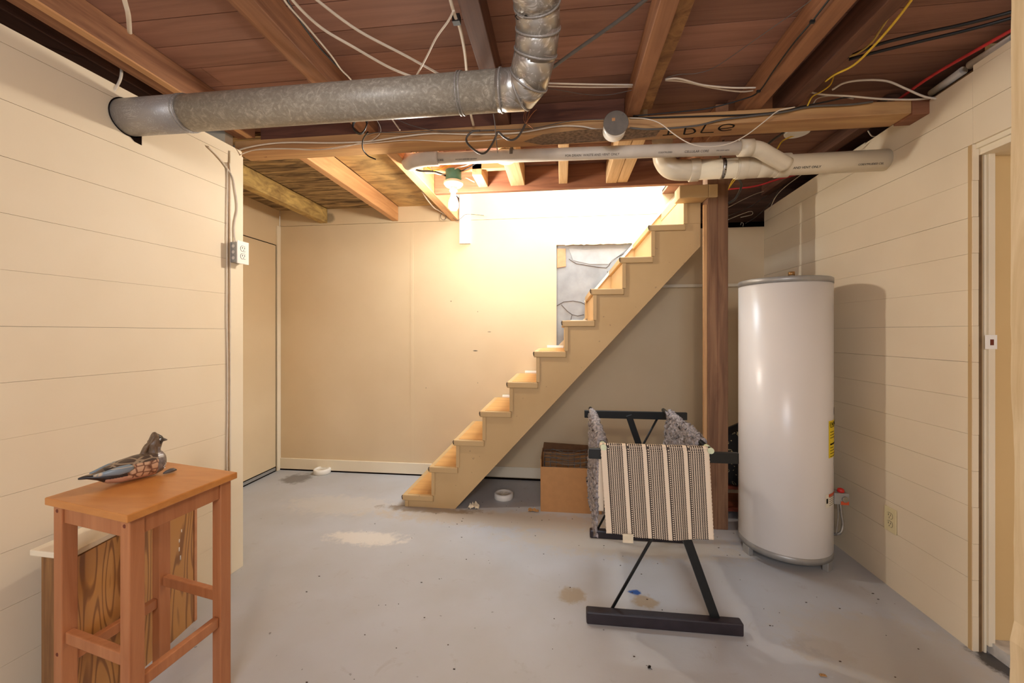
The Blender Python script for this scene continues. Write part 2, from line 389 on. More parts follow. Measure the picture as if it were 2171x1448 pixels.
# left wall (stops at the alcove)
LA = (-1.661, 1.965); ang = radians(3.85); LBp = (-1.661 - 3.9*math.tan(ang), 1.965-3.9)
def lw(y): return -1.661 - (1.965-y)*math.tan(ang)
b = board_wall(LBp, LA, 0, lambda t: 2.17+.03*(1-t), 1.417, .176, (cos(ang), -sin(ang)))
struct('wall_left', b, ['cream', 'joint'])
b = B(); box(b, -2.52, -1.70, 1.90, 1.95, 0, 2.3); struct('wall_return', b, 'cream')
b = B(); poly(b, [(lw(1.89)+.002, 1.885, 0), (lw(1.965)+.002, 1.965, 0), (lw(1.965)+.002, 1.965, 2.14), (lw(1.89)+.002, 1.885, 2.14)], (-.045, 0.003, 0)); 
for v in b.verts: v.co.x += .006
struct('trim_1', b, 'trim', bevel=.002)
# alcove wall with a flush door panel
b = B(); box(b, -2.56, -2.503, 1.95, YB, .0, 2.33, 0)
struct('wall_alcove', b, ['cream_back'])
door = tag(bpy.data.objects.new('door_1', None), None, None, None, 'structure'); COL.objects.link(door); door['_o'] = [0,0,0]
b = B(); box(b, -2.503, -2.497, 2.1, 3.34, .045, 1.99); obj('door_panel', b, 'cream_back', door, .001)
b = B(); box(b, -2.503, -2.496, 2.1, 3.335, .012, .036); obj('bottom_strip', b, 'greymetal', door)
b = B(); box(b, -2.503, -2.4975, 2.1, 3.349, .0, 1.998); obj('gap', b, 'dark', door)
for v in door.children[-1].data.vertices: v.co.x -= .003
b = B(); box(b, -2.503, -2.490, 3.352, 3.398, .0, 2.17); struct('trim_2', b, 'trim', bevel=.002)
# back wall: panels around the broken-out hole
HX0, HX1, HZ0, HZ1 = -.040, .566, .95, 1.945
b = B()
box(b, -2.5, HX0, YB, YB+.02, 0, 2.172); box(b, HX1, .98, YB, YB+.02, 0, 2.172); box(b, HX0, HX1, YB, YB+.02, 0, HZ0); box(b, HX0, HX1, YB, YB+.02, HZ1, 2.172)
poly(b, [(HX0, YB, HZ0), (HX1, YB, HZ0), (HX1, YB, 1.74), (HX0, YB, 1.10)], (0, .02, 0))
box(b, .98, XR, YB, YB+.02, 0, 2.047)
box(b, -2.5, .98, YB+.001, YB+.02, 2.175, 3.0)
box(b, HX0-.2, HX1+.2, YB+.0215, YB+.07, HZ0-.1, HZ1+.1, 1)
box(b, -2.5, .98, YB+.02, YB+.0212, 2.1, 2.3, 2)
struct('wall_back', b, ['cream_back', 'concrete', 'dark'])
# seams and ragged hole edge
b = B(); pts = []
for i in range(24):
    t = i/23; pts.append(Vector((HX0+.07+(HX1-HX0-.1)*t, YB-.001, HZ1-.001+random.uniform(-.004, .004))))
tube(b, pts, .004, 5); struct('trim_3', b, 'paper')
b = B(); box(b, -2.5, -1.02, YB-.012, YB, .0, .105)
box(b, -1.0, .98, YB-.012, YB, .02, .105); struct('baseboard_back', b, 'trim', bevel=.003)
b = B(); box(b, -2.5, 1.5, YB-.013, YB-.0005, .0, .012); struct('trim_4', b, 'dark')
b = B(); xx = atY(873, 700, YB).x; box(b, xx-.012, xx+.012, YB-.0022, YB-.0003, .106, 2.17); struct('trim_11', b, 'cream_back', bevel=.001)
# cracks in the bare concrete, seen in the hole
def crack(b, px, r=.0022):
    tube(b, [atY(x, y, YB+.0205) for x, y in px], r, 5)
b = B()
crack(b, [(1206,549),(1215,555),(1222,559),(1240,562),(1265,566),(1285,568),(1291,563),(1297,552),(1310,544),(1325,537),(1338,529)])
crack(b, [(1181,648),(1195,640),(1215,638),(1232,641),(1242,646)])
crack(b, [(1190,646),(1203,660),(1213,667),(1225,670),(1238,667)])
crack(b, [(1288,575),(1289,590),(1285,603)])
crack(b, [(1213,667),(1210,678)], .002)
struct('trim_5', b, 'crackm')
b = B(); poly(b, [atY(x, y, YB+.021) for x, y in ((1206,527),(1240,530),(1300,527),(1330,528),(1290,560),(1250,560),(1215,552))], (0,-.002,0))
struct('trim_6', b, plain('grey_patch', (168, 168, 168), .8, noise_amt=.1, nscale=12, bump=.2))
b = B(); poly(b, [atY(x, y, YB+.014) for x, y in ((1181,527),(1199,527),(1200,565),(1181,568))], (0,.006,0))
one('wood_block', b, 'brick', 'short orange wood offcut filling the upper left corner of the wall hole', 'wood block', bevel=.002)
# right wall with boards, then the doorway
b = board_wall((XR, 1.772), (XR, YB), 0, lambda t: 2.245-.075*t, 1.108, .1393, (-1, 0))
struct('wall_right', b, ['cream', 'joint'])
b = board_wall((XR, -2.1), (XR, 1.7715), 1.944, lambda t: 2.33-.085*t, 1.108, .1393, (-1, 0))
struct('wall_over_door', b, ['cream', 'joint'])
b = B(); box(b, XR-.001, 1.602, 1.776, 1.79, 0, 1.944); struct('trim_7', b, 'stair_paint')
b = B(); box(b, 1.602, 1.610, 1.768, 1.80, 0, 1.944); box(b, 1.610, 1.632, 1.760, 1.80, .03, 1.944)
struct('trim_8', b, 'trim', bevel=.002)
b = B(); box(b, 1.632, 1.95, 1.782, 1.80, .03, 2.33); struct('wall_jamb', b, 'tan')
b = B(); box(b, XR+.01, 1.86, .4, 1.78, 1.925, 1.944); box(b, XR+.02, 1.86, .4, 1.78, 1.90, 1.925); struct('trim_9', b, 'trim')
b = B(); box(b, XR+.055, 2.6, -1.5, 1.781, 0, .045); struct('floor_sill', b, plain('sill_grey', (200, 196, 190), .5))
b = B(); box(b, 1.95, 1.99, -2, 1.80, 0, 2.3); struct('wall_beyond_door', b, 'tan')
# strike plate on the jamb
st = thing('strike_plate', tuple(atY(2093, 740, 1.76)), 'small metal strike plate on the door jamb of the right wall', 'strike plate')
p = atY(2093, 725, 1.775)
b = B(); box(b, p.x-.022, p.x+.018, 1.7575, 1.7595, p.z-.027, p.z+.027); obj('plate', b, 'plate', st, .001)
b = B(); box(b, p.x-.006, p.x+.006, 1.7568, 1.7578, p.z-.012, p.z+.010); obj('latch_hole', b, 'redwood', st)
# near-black backing sheets, painting the shade of the crawl space over the low walls
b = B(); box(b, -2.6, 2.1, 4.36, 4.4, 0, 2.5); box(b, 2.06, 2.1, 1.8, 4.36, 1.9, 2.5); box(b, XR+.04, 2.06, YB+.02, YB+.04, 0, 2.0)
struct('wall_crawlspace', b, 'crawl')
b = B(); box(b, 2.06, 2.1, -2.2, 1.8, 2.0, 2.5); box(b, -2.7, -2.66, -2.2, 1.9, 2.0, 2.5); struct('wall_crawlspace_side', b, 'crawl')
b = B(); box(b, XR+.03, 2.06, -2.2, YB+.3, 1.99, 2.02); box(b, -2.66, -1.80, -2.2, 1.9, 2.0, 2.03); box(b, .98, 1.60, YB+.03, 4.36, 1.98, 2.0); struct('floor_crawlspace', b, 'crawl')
# rear wall of the basement, behind the viewer, with a gap open to the world light
b = B(); box(b, -2.0, -1.2, -2.2, -2.16, 0, 2.4); box(b, 1.0, 1.6, -2.2, -2.16, 0, 2.4); box(b, -1.2, 1.0, -2.2, -2.16, 0, .5); struct('wall_rear', b, 'cream')
# subfloor = ceiling, boards across, open over the stairs
SX0, SX1, SY0, SY1 = -.86, .80, 2.76, YB
b = B(); y = -2.2 + .02; y = 1.295 - .1285*27
while y < 4.35:
    y1 = y+.1285-.0035
    if y1 < SY0 or y > SY1+.02: segs = [(-2.66, 2.1)]
    else: segs = [(-2.66, SX0), (SX1, 2.1)]
    if y < SY0 < y1: box(b, SX0, SX1, y, SY0, ZS, ZS+.02, 0)
    for x0, x1 in segs:
        cuts = [x0] + ([random.uniform(-1.5, 1.2)] if len(segs) == 1 and random.random() < .3 else []) + [x1]
        for u, w in zip(cuts, cuts[1:]): box(b, u+.001, w-.001, max(y, -2.2), y1, ZS+random.uniform(0, .002), ZS+.02, 0)
    y += .1285
box(b, -2.66, 2.1, -2.2, SY0, ZS+.021, ZS+.03, 1); box(b, -2.66, 2.1, SY1+.02, 4.36, ZS+.021, ZS+.03, 1)
box(b, -2.66, SX0, SY0, SY1+.02, ZS+.021, ZS+.03, 1); box(b, SX1, 2.1, SY0, SY1+.02, ZS+.021, ZS+.03, 1)
struct('ceiling', b, ['sub', 'dark'])
# white stair shaft going up to the floor above
b = B(); box(b, SX0-.03, SX0, SY0-.02, YB, ZS+.03, 3.0); box(b, SX1, SX1+.03, SY0-.02, YB, ZS+.03, 3.0); box(b, SX0, SX1, SY0-.03, SY0, ZS+.03, 3.0); box(b, SX0-.03, SX1+.03, SY0-.03, YB, 3.0, 3.03)
struct('wall_stairwell', b, 'white')
# alcove ceiling panels
b = B(); box(b, -2.5, -2.06, 2.09, YB, 2.312, 2.326); box(b, -2.04, -1.44, 2.09, YB, 2.312, 2.326, 0); struct('ceiling_boards_alcove', b, 'ply_mold')
b = B(); box(b, -1.39, -.93, 2.09, 2.7, 2.312, 2.326); box(b, -1.39, -.93, 2.704, YB, 2.310, 2.326); struct('ceiling_plywood_alcove', b, 'ply')

# ================================================================== TIMBER OVERHEAD
def timber(name, x0, x1, y0, y1, z0, z1, mat, label, cat='joist', group=None, bevel=.003):
    b = B(); box(b, x0, x1, y0, y1, z0, z1); return one(name, b, mat, label, cat, group, bevel)
YBM = 1.962
zj = 2.228
timber('floor_joist', -1.672, -1.572, -2.0, 1.95, zj, ZS-.001, 'joist', 'brown floor joist nearest the left wall, crossed by the end of the duct')
timber('lit_chamfer_strip', -1.604, -1.572, -1.9, 1.93, zj-.0075, zj-.0005, 'joist_tan', 'thin pale strip added as the lit chamfer of the leftmost floor joist', 'wood strip', bevel=.001)  # paler wood paints the light caught on the joist's lower edge
timber('side_timber', -1.86, -1.765, -2.0, 1.88, 2.25, ZS-.002, 'joist_dark', 'dark timber lying above the top edge of the left wall', 'timber')
timber('floor_joist', -1.008, -.925, -2.0, YBM+.1, zj, ZS-.001, 'joist', 'brown floor joist between the left wall and the duct elbow, cables strung beside it')
timber('floor_joist', -.312, -.246, -2.0, YBM+.1, zj-.005, ZS-.001, 'joist_dark', 'dark floor joist just left of the duct elbow')
timber('floor_joist', .298, .358, -2.0, YBM+.1, zj, ZS-.001, 'joist', 'floor joist right of the duct elbow with a ragged board on its side')
b = B(); pts = []
n = 26
for i in range(n+1):
    t = i/n; pts.append((.360+.045+random.uniform(-.004, .003), -1.9 + t*3.83, zj+.012))
poly(b, [(.3595, -1.9, zj+.012), (.3595, 1.93, zj+.012)] + pts[::-1], (0,0,.085))
one('sister_board', b, 'cab_side', 'weathered board with nail holes fixed against the joist right of the duct', 'board')
timber('floor_joist', .818, .890, -2.0, YBM+.1, zj, ZS-.001, 'joist', 'floor joist in the right half of the ceiling, thin black cable stapled along it')
timber('floor_joist', .985, 1.045, -2.0, YBM+.1, zj, ZS-.001, 'joist_dark', 'dark floor joist with the yellow cables running down its right side')
timber('floor_joist', 1.50, 1.56, 2.10, 3.3, zj+.03, ZS-.001, 'joist_dark', 'short dark joist behind the beam above the right wall top')
# the girder
bt = thing('ceiling_beam', (-.06, 2.02, 2.168), 'long timber beam crossing the whole room under the joists, hand lettering on it', 'beam')
b = B(); box(b, -1.70, 1.50, YBM, YBM+.118, 2.168, 2.226); obj('beam_body', b, 'beam', bt, .003)
b = B(); box(b, -1.73, -1.70, YBM-.001, YBM+.04, 2.158, 2.205); obj('metal_bracket', b, 'greymetal', bt, .001)
b = B(); box(b, 1.50, 1.575, YBM-.004, YBM+.1, 2.160, 2.226); obj('beam_end', b, 'header', bt, .003)
def strokes(bm, lines, z, r):
    for l in lines: tube(bm, smooth([atZ(x, y, z) for x, y in l], 4) if len(l) > 2 else [atZ(x, y, z) for x, y in l], r, 6, flat=.12)
b = B(); zz = 2.1675
strokes(b, [[(1420,270),(1416,286)],[(1405,287),(1427,285)],[(1454,269),(1450,285)],[(1450,285),(1462,284),(1472,281),(1473,277),(1468,273),(1452,274)],[(1497,263),(1486,281)],[(1486,281.5),(1513,280.5)],[(1525,273.5),(1540,272),(1554,270)],[(1554,270),(1555.5,265.5),(1543,263.4),(1530,266.7),(1524,273),(1532,277.3),(1551,275)]], zz, .0042)
obj('black_lettering', b, 'ink', bt)
b = B()
for (x, y, s) in ((965,325,1),(975,322,.8),(985,327,.9),(955,328,.6),(870,322,.5),(880,323,.6),(560,333,.8),(980,318,.6),(996,321,.7)):
    p = atZ(x, y, 2.1677); tube(b, [p, p+Vector((.012*s, .004*s, 0)), p+Vector((.02*s, -.003, 0))], .002, 5, flat=.2)
obj('knots', b, 'redwood', bt)
# charred patch on the beam underside
b = B(); pts = [atZ(x, y, 2.1678) for x, y in ((1110,300),(1150,285),(1230,275),(1345,270),(1400,276),(1390,289),(1310,297),(1220,303),(1150,307))]
poly(b, pts, (0,0,-.0006)); obj('charred_patch', b, plain('charred_wood', (128, 104, 82), .8, noise_amt=.5, nscale=60), bt)
# short ledger along the beam front top
for (x0, x1, lab) in ((-1.571, -1.009, 'leftmost dark blocking board standing on the beam, under the long duct'), (-.924, -.313, 'middle dark blocking board standing on the beam, behind the coiled cable'), (-.245, .297, 'dark blocking board standing on the beam behind the duct elbow')):
    timber('blocking_board', x0, x1, 1.985, 2.015, 2.2265, 2.329, 'joist_dark_x', lab, 'board', 'blocking boards on the beam')
# rim behind the joist ends so that the back row is dark
# alcove joists
timber('alcove_joist', -2.115, -2.045, 2.085, YB-.005, 2.188, 2.311, 'joist_gold', 'mould stained yellow joist nearest the alcove wall', 'joist')
timber('alcove_joist', -1.445, -1.395, 2.085, YB-.005, 2.186, 2.311, 'joist_tan', 'clean orange joist in the middle of the alcove ceiling', 'joist')
timber('alcove_joist', -.925, -.862, 2.085, YB-.005, 2.170, 2.325, 'joist_tan', 'orange joist at the left edge of the stair opening', 'joist')
timber('header_beam', -.860, .80, 2.72, 2.759, 2.172, 2.329, 'header', 'reddish header board along the front edge of the stair opening', 'beam')
timber('cross_brace', -.860, -.335, 2.50, 2.54, 2.235, 2.29, 'pale_x', 'pale cross piece behind the green lamp box', 'brace')
for (x0, x1, y0, z0, lab, mt) in ((1015,1035,2.5,2.235,'shortest pale block between cross piece and header, just right of the lamp', 'pale_y'),
        (1083,1113,2.2,2.20,'pale block under the pipe, second one from the lamp', 'pale_y'), (1185,1203,2.2,2.20,'narrow pale block between the second block and the double block', 'pale_y')):
    a = atY((x0+x1)/2, 396, 2.716).x; w = (x1-x0)/F*2.72
    timber('ceiling_block', a-w/2, a+w/2, y0 if y0 > 2.3 else 2.085, 2.716, 2.20, 2.325, mt, lab, 'block')
a = atY(1308, 396, 2.716).x
timber('ceiling_block', a-.07, a-.002, 2.085, 2.716, 2.19, 2.325, 'pale_y', 'left half of the double pale joist below the round grey box', 'block')
timber('ceiling_block', a+.0, a+.065, 2.085, 2.716, 2.192, 2.325, 'pale_y', 'right half of the double pale joist, next to the pipe elbow', 'block')
timber('ceiling_block', .74, .80, 2.085, 2.715, 2.205, 2.325, 'joist', 'brown joist above the strapped pipe, left of the post top', 'block')

# ================================================================== DUCT
def ringtube(b, p, q, r, rr=.003, mi=0):
    tube(b, [p, q], r+rr, 40, mi)
dt = thing('air_duct', (-.7, 1.40, 1.99), 'round galvanised duct running from the left wall to an elbow overhead', 'duct')
R = .066
P0 = Vector((lw(1.41)-.03, 1.425, 2.068)); P1 = Vector((-.20, 1.375, 2.040)); 
def lerp(a, b_, t): return a + (b_-a)*t
Pj = lerp(P0, P1, .175+.03)
b = B(); tube(b, [P0, Pj], R+.001, 40); obj('wall_section', b, 'galv_dull', dt)
b = B(); tube(b, [Pj, P1], R-.001, 40); obj('long_section', b, 'galv', dt)
b = B()
for t in (.195, .203, .905, .912):
    b = B(); tube(b, [lerp(P0, P1, t-.0015), lerp(P0, P1, t+.0015)], R+.003, 40); obj('crimp_ring', b, 'galv_dull', dt)
E1 = atZ(1093, 187, 2.050); 
Q = [P1, Vector((-.135, 1.372, 2.038)), Vector((-.105, 1.345, 2.055)), Vector((-.080, 1.290, 2.105)), Vector((-.070, 1.245, 2.145)), Vector((-.070, 1.190, 2.178)), Vector((-.078, 1.12, 2.195)), Vector((-.085, .90, 2.20)), Vector((-.09, .2, 2.20))]
# mitred elbow gores
for i, (nm, mt) in enumerate((('elbow_gore','galv_shiny'),('elbow_gore','galv_shiny'),('elbow_gore','galv_shiny'),('elbow_gore','galv_shiny'),('elbow_gore','galv_shiny'),('elbow_gore','galv_shiny'))):
    b = B(); d = (Q[i+1]-Q[i])*.0
    tube(b, [Q[i]-(Q[i+1]-Q[i]).normalized()*.012, Q[i+1]+(Q[i+1]-Q[i]).normalized()*.012], R+.0005*(i%2), 40); obj(nm, b, mt, dt)
    b = B(); dd = (Q[i+1]-Q[max(i-1,0)]).normalized() if i else (Q[1]-Q[0]).normalized()
    dd = ((Q[i]-Q[i-1]).normalized() + (Q[i+1]-Q[i]).normalized()).normalized() if i else dd
    tube(b, [Q[i]-dd*.003, Q[i]+dd*.003], R+.0035, 40); obj('seam', b, 'galv_dull', dt)
b = B(); tube(b, [Q[6], Q[7], Q[8]], R, 40); obj('rising_section', b, 'galv_shiny', dt)
def on_duct(px, py):
    # nearest point of the ray to the last duct runs, pushed to the surface
    r = ray(px, py).normalized(); best = None
    for k in range(5, 8):
        a, c = Q[k], Q[k+1]
        for j in range(60):
            p = lerp(a, c, j/59); t = (p-O).dot(r); q = O + r*t; d = (q-p).length
            if d < R*1.0:
                s = O + r*(t - sqrt(R*R-d*d)*1.02)
                if best is None or (s-O).length < best[0]: best = ((s-O).length, s)
    return best[1] if best else atZ(px, py, 2.13)
b = B()
for l in ([(1096,32),(1092,34),(1096,40),(1101,42),(1102,36),(1096,31)], [(1101,49),(1102,50),(1101,51)], [(1112,34),(1116,33),(1120,38),(1116,40),(1112,38),(1122,42),(1128,49)], [(1131,51),(1133,52)]):
    tube(b, [on_duct(x, y) for x, y in l], .0012, 5)
for i in range(7): 
    p = on_duct(1143+i*.8, 22+i*5); tube(b, [p, p+Vector((.001, .0, .003))], .0007, 5)
obj('marker_writing', b, 'ink', dt)
# opening cut in the wall round the duct
b = B(); n0 = Vector((cos(ang), -sin(ang), 0))
c0 = Vector((lw(1.42), 1.42, 2.068))
poly(b, [c0 + n0*.003 + Vector((0, .005+.0715*cos(a), .0715*sin(a))) for a in [2*pi*i/36 for i in range(36)]], n0*.0008)
poly(b, [c0 + n0*.003 + Vector((0, u, w)) for u, w in ((.0,-.06),(.03,-.083),(.088,-.088),(.088,-.04))], n0*.0008); struct('trim_10', b, 'dark')

# ================================================================== PVC PIPES
sp = thing('drain_pipe', (.2, 2.08, 2.09), 'slim white plastic drain pipe hung under the beam with printed lettering', 'pipe')
A0 = atY(905, 337, 2.11); A1 = atY(1567, 314, 2.11)
b = B(); tube(b, [A0, A1], .0315, 28); obj('pipe_run', b, 'pvcgrey', sp)
b = B(); e0 = atY(872, 343, 2.14); tube(b, smooth([atY(930, 336, 2.11), A0, atY(880, 341, 2.13), atY(868, 347, 2.19), atY(862, 340, 2.25)+Vector((0,0,.03))], 4), .038, 24); obj('left_elbow', b, 'pvcgrey', sp)
b = B(); tube(b, [A1-(A1-A0).normalized()*.0, A1+(A1-A0).normalized()*.06], .040, 28); obj('coupling', b, 'pvc', sp)
W0 = A1+(A1-A0).normalized()*.03; W1 = atY(1632, 330, 2.14); W2 = atY(1668, 350, 2.17)
b = B(); tube(b, smooth([W0, atY(1608, 317, 2.12), W1, W2], 6), .037, 28); obj('angled_branch', b, 'pvc', sp)
for xx in (1085, ):
    p = atY(xx, 327, 2.11); b = B(); tube(b, [p-Vector((.008,0,0)), p+Vector((.008,0,0))], .0335, 28); obj('pipe_strap', b, 'boxgrey', sp)
dirp = (A1-A0).normalized()
nrm = Vector((0, -.78, -.62)); upv = dirp.cross(nrm)*-1
def ptxt(px, py, s, size, mat, P, Rr, par, Y):
    base = atY(px, py, Y); ax = lerp(A0, A1, (base.x-A0.x)/(A1.x-A0.x)) if P == 's' else Vector((base.x, B0.y+(B1.y-B0.y)*(base.x-B0.x)/(B1.x-B0.x), B0.z+(B1.z-B0.z)*(base.x-B0.x)/(B1.x-B0.x)))
    d = dirp if P == 's' else (B1-B0).normalized()
    nn = Vector((0, -.80, -.60)); up = Vector((0, -.6, .8))
    text_mesh('printed_text', s, size, ax+nn*Rr - up*size*.35, d, up, mat, par)
ptxt(1198, 333, 'FOR DRAIN  WASTE AND VENT ONLY', .0155, 'inkgrey', 's', .0322, sp, 2.08)
ptxt(1452, 324, 'CELLULAR CORE', .0150, 'inkgrey', 's', .0322, sp, 2.08)
ptxt(905, 340, 'LULAR CORE', .0150, 'inkgrey', 's', .0322, sp, 2.08)
ptxt(1396, 326, 'COEXTRUDED', .010, 'inkgrey', 's', .0322, sp, 2.08)
ptxt(1520, 320, 'PVC DWV ASTM', .008, 'inkgrey', 's', .0322, sp, 2.08)
ptxt(965, 338, 'PVC DWV ASTM F891 NSF DWV', .008, 'inkgrey', 's', .0322, sp, 2.08)
bp_ = thing('waste_pipe', (1.1, 2.2, 2.0), 'thick cream waste pipe entering the right wall, with elbow and branch fitting', 'pipe')
B0 = atY(1462, 361, 2.26); B1 = atX(1882, 339, XR+.01); 
b = B(); tube(b, [B0, B1], .0505, 36); obj('pipe_run', b, 'pvc', bp_)
dB = (B1-B0).normalized()
def on(t): return lerp(B0, B1, t)
b = B(); tube(b, smooth([B0+dB*.035, B0, atY(1425, 360, 2.26)+Vector((-.0,0,.004)), atY(1408, 340, 2.26), atY(1405, 318, 2.26), atY(1404, 290, 2.26)], 6), .0525, 36); obj('elbow', b, 'pvc', bp_)
for t0, t1, rr in ((.0, .05, .058), (.245, .36, .0555), (.43, .50, .0555), (.255, .30, .058), (.455, .52, .0585)):
    b = B(); tube(b, [on(t0), on(t1)], rr, 36); obj('collar', b, 'pvc', bp_, .001)
b = B(); tube(b, [on(.33), on(.47)], .0545, 36); obj('branch_fitting', b, 'pvc', bp_)
b = B(); tube(b, [on(.165), on(.185)], .0525, 36); tube(b, [on(.175)+Vector((0,.045,.03)), on(.175)+Vector((.0,-.02,.14))], .006, 6, flat=.3); obj('perforated_strap', b, 'steel', bp_)
b = B(); 
for k in range(6):
    a = -.2+k*.42; c = on(.175)+Vector((0,-cos(a-.6)*.0529, -sin(a-.6)*.0529)); tube(b, [c-Vector((.0,.0005,0)), c+Vector((0,.0005,0))], .003, 8)
obj('strap_holes', b, 'ink', bp_)
ptxt(1679, 355, 'AND VENT ONLY', .0155, 'ink', 'b', .0515, bp_, 2.2)
ptxt(1810, 353, 'COEXTRUDED CEL', .0125, 'inkgrey', 'b', .0515, bp_, 2.2)

# ================================================================== BOXES AND LAMP
jb = thing('round_junction_box', tuple(atY(1305, 288, 1.93)), 'round grey covered electrical box on the beam in mid room', 'junction box')
c = atY(1306, 260, 1.885)
b = B(); lathe(b, [(.054,.0),(.056,.002),(.056,.004)], c, 40, axis='y'); obj('cover', b, 'boxgrey', jb)
b = B(); lathe(b, [(.052,.0045),(.052,.077)], c, 40, axis='y'); obj('box_body', b, 'plate', jb)
for dx, dz in ((-.03,-.032),(.032,.034)):
    b = B(); lathe(b, [(.004,-.002),(.004,0)], c+Vector((dx,0,dz)), 10, axis='y'); obj('screw', b, 'steel', jb)
b = B(); box(b, c.x-.018, c.x-.004, c.y-.0006, c.y, c.z+.008, c.z+.022); obj('sticker', b, 'joist_tan', jb)
jb = thing('ceiling_junction_box', tuple(atY(1690, 290, 2.25)), 'round white ceiling box beyond the beam, right of the pipe branch', 'junction box')
c = atY(1690, 283, 2.27)
b = B(); lathe(b, [(.056,0),(.058,.004),(.058,.012)], c, 32); obj('cover', b, 'plate', jb)
b = B(); lathe(b, [(.048,.0125),(.048,.05)], c, 32); obj('box_body', b, 'boxgrey', jb)
b = B(); lathe(b, [(.045,0),(.048,.005),(.048,.05)], atY(1072, 343, 2.2), 28); one('ceiling_disc', b, 'porc', 'small pale round disc above the slim pipe near the strap', 'disc')
# porcelain lamp
L0 = Vector((-.655, 2.45, 0))
lp = thing('bulb_lamp', (L0.x, L0.y, 1.97), 'bare lit bulb in a porcelain holder under a green box', 'lamp')
b = B(); lathe(b, [(.046,2.150),(.049,2.152),(.049,2.212),(.045,2.214)], L0, 32); obj('box', b, 'boxgreen', lp)
b = B(); lathe(b, [(.03,2.112),(.048,2.118),(.060,2.132),(.060,2.142),(.05,2.1495)], L0, 36)
lathe(b, [(.020,2.085),(.024,2.088),(.024,2.113)], L0, 24); obj('lamp_holder', b, 'porc', lp)
b = B(); lathe(b, [(.004,1.968),(.018,1.972),(.028,1.985),(.031,2.004),(.027,2.026),(.018,2.048),(.014,2.062),(.0135,2.086)], L0, 28); blb = obj('bulb', b, 'glow', lp)
blb.visible_shadow = True

# ================================================================== CABLES
def cab(name, label, pts, r=.0035, mat='whitecab', flat=1.0, cat='cable', sm=True, group=None):
    P = [atZ(*p[:2], p[2]) if len(p) == 3 else atY(p[0], p[1], p[2]) for p in pts]
    b = B(); tube(b, smooth(P, 6) if sm else P, r, 8, flat=flat); return one(name, b, mat, label, cat, group)
def cabY(name, label, pts, Y, r=.0035, mat='whitecab', cat='cable', flat=1.0):
    P = [atY(p[0], p[1], p[2] if len(p) > 2 else Y) for p in pts]
    b = B(); tube(b, smooth(P, 6), r, 8, flat=flat); return one(name, b, mat, label, cat)
def Z(pts, z): return [(x, y, z) for x, y in pts]
cab('cable', 'white cable along the second joist from the left, bent at its lower end', Z([(600,-30),(603,0),(650,55),(700,115),(722,146),(738,162),(750,176)], 2.215), .0032)
cab('cable', 'thin black cable beside the second joist from the left', Z([(607,-30),(612,5),(665,85),(700,125),(748,172)], 2.222), .003, 'black')
cab('cable', 'thick white cable sagging from the ceiling down behind the duct, lower of two', Z([(600,-40),(620,0),(680,58),(750,100),(830,145),(900,172)], 2.21), .0045)
cab('cable', 'white cable crossing to the duct elbow side, upper of two sagging ones', Z([(640,-30),(672,0),(760,65),(860,118),(940,162)], 2.24), .0045)
cab('cable', 'white cable rising steeply to the black clip beside the dark joist', Z([(962,22),(950,45),(925,80),(905,120),(880,166)], 2.22), .0035)
cab('cable', 'flat white cable falling from the black clip behind the duct', [(952,-20,2.225),(955,0,2.225),(965,35,2.222),(975,60,2.22),(985,110,2.22),(990,160,2.22)], .0055, flat=.5)
cab('cable', 'tail of flat white cable showing under the duct', [(994,225,2.215),(1000,250,2.215),(1004,266,2.215)], .006, flat=.5)
b = B(); p = atZ(968, 43, 2.225); box(b, p.x-.012, p.x+.012, p.y-.01, p.y+.01, p.z-.01, p.z+.015); one('cable_clip', b, 'black', 'small black clip on the side of the dark joist', 'clip')
cab('conduit', 'grey flexible conduit running diagonally up right from the duct elbow', Z([(1125,178),(1145,163),(1200,122),(1280,66),(1330,30),(1380,-10)], 2.21), .006, 'greycab', cat='conduit')
for k, (dy, w) in enumerate(((0, 'upper'), (6, 'lower'))):
    cab('cable', w+' white cable of the pair between the duct elbow and the ragged joist', Z([(1130,175+dy),(1180,177+dy),(1260,179+dy*.9),(1349,180+dy*.6)], 2.262), .0035)
cab('cable', 'upper white cable of the pair between the ragged joist and the next joist', Z([(1410,168),(1440,167),(1490,180),(1550,186),(1606,186)], 2.26), .0035)
cab('cable', 'lower white cable of the pair between the ragged joist and the next joist', Z([(1410,170),(1450,173),(1510,186),(1570,194),(1608,190)], 2.262), .0035)
cab('wire', 'hair thin wire slanting up from the ragged joist to the top edge', Z([(1412,165),(1440,158),(1480,155),(1520,140),(1600,85),(1700,15),(1720,0)], 2.25), .0012, 'greycab', cat='wire')
cab('wire', 'thin sagging wire right of the elbow below the cable pair', Z([(1130,183),(1180,190),(1240,200),(1290,201),(1345,190)], 2.255), .0012, 'greycab', cat='wire')
cab('cable', 'thin black cable stapled to the joist then bending along to the beam', Z([(1770,-15),(1757,0),(1722,45),(1680,95),(1640,150),(1608,195),(1570,212),(1500,230),(1430,238),(1342,246)], 2.2245), .003, 'black')
for x, y, lab in ((1722,45,'black staple on the joist cable, nearer the top edge'),(1608,193,'black staple on the joist cable, nearer the beam')):
    p = atZ(x, y, 2.224); b = B(); box(b, p.x-.007, p.x+.007, p.y-.004, p.y+.004, p.z-.006, p.z+.003); one('cable_staple', b, 'black', lab, 'staple')
YF = YBM-.008
cabY('cable', 'black cable lying along the top of the beam right of the round box', [(1335,250),(1400,249),(1500,246),(1590,243),(1660,236),(1700,226),(1760,214),(1800,206),(1850,208),(1880,214)], YF, .0035, 'black')
cabY('cable', 'grey cable running along the right half of the beam face', [(1335,271),(1370,274),(1420,272),(1480,266),(1530,254),(1600,245),(1660,238),(1720,226),(1800,222),(1850,216)], YF-.004, .0045, 'greycab')
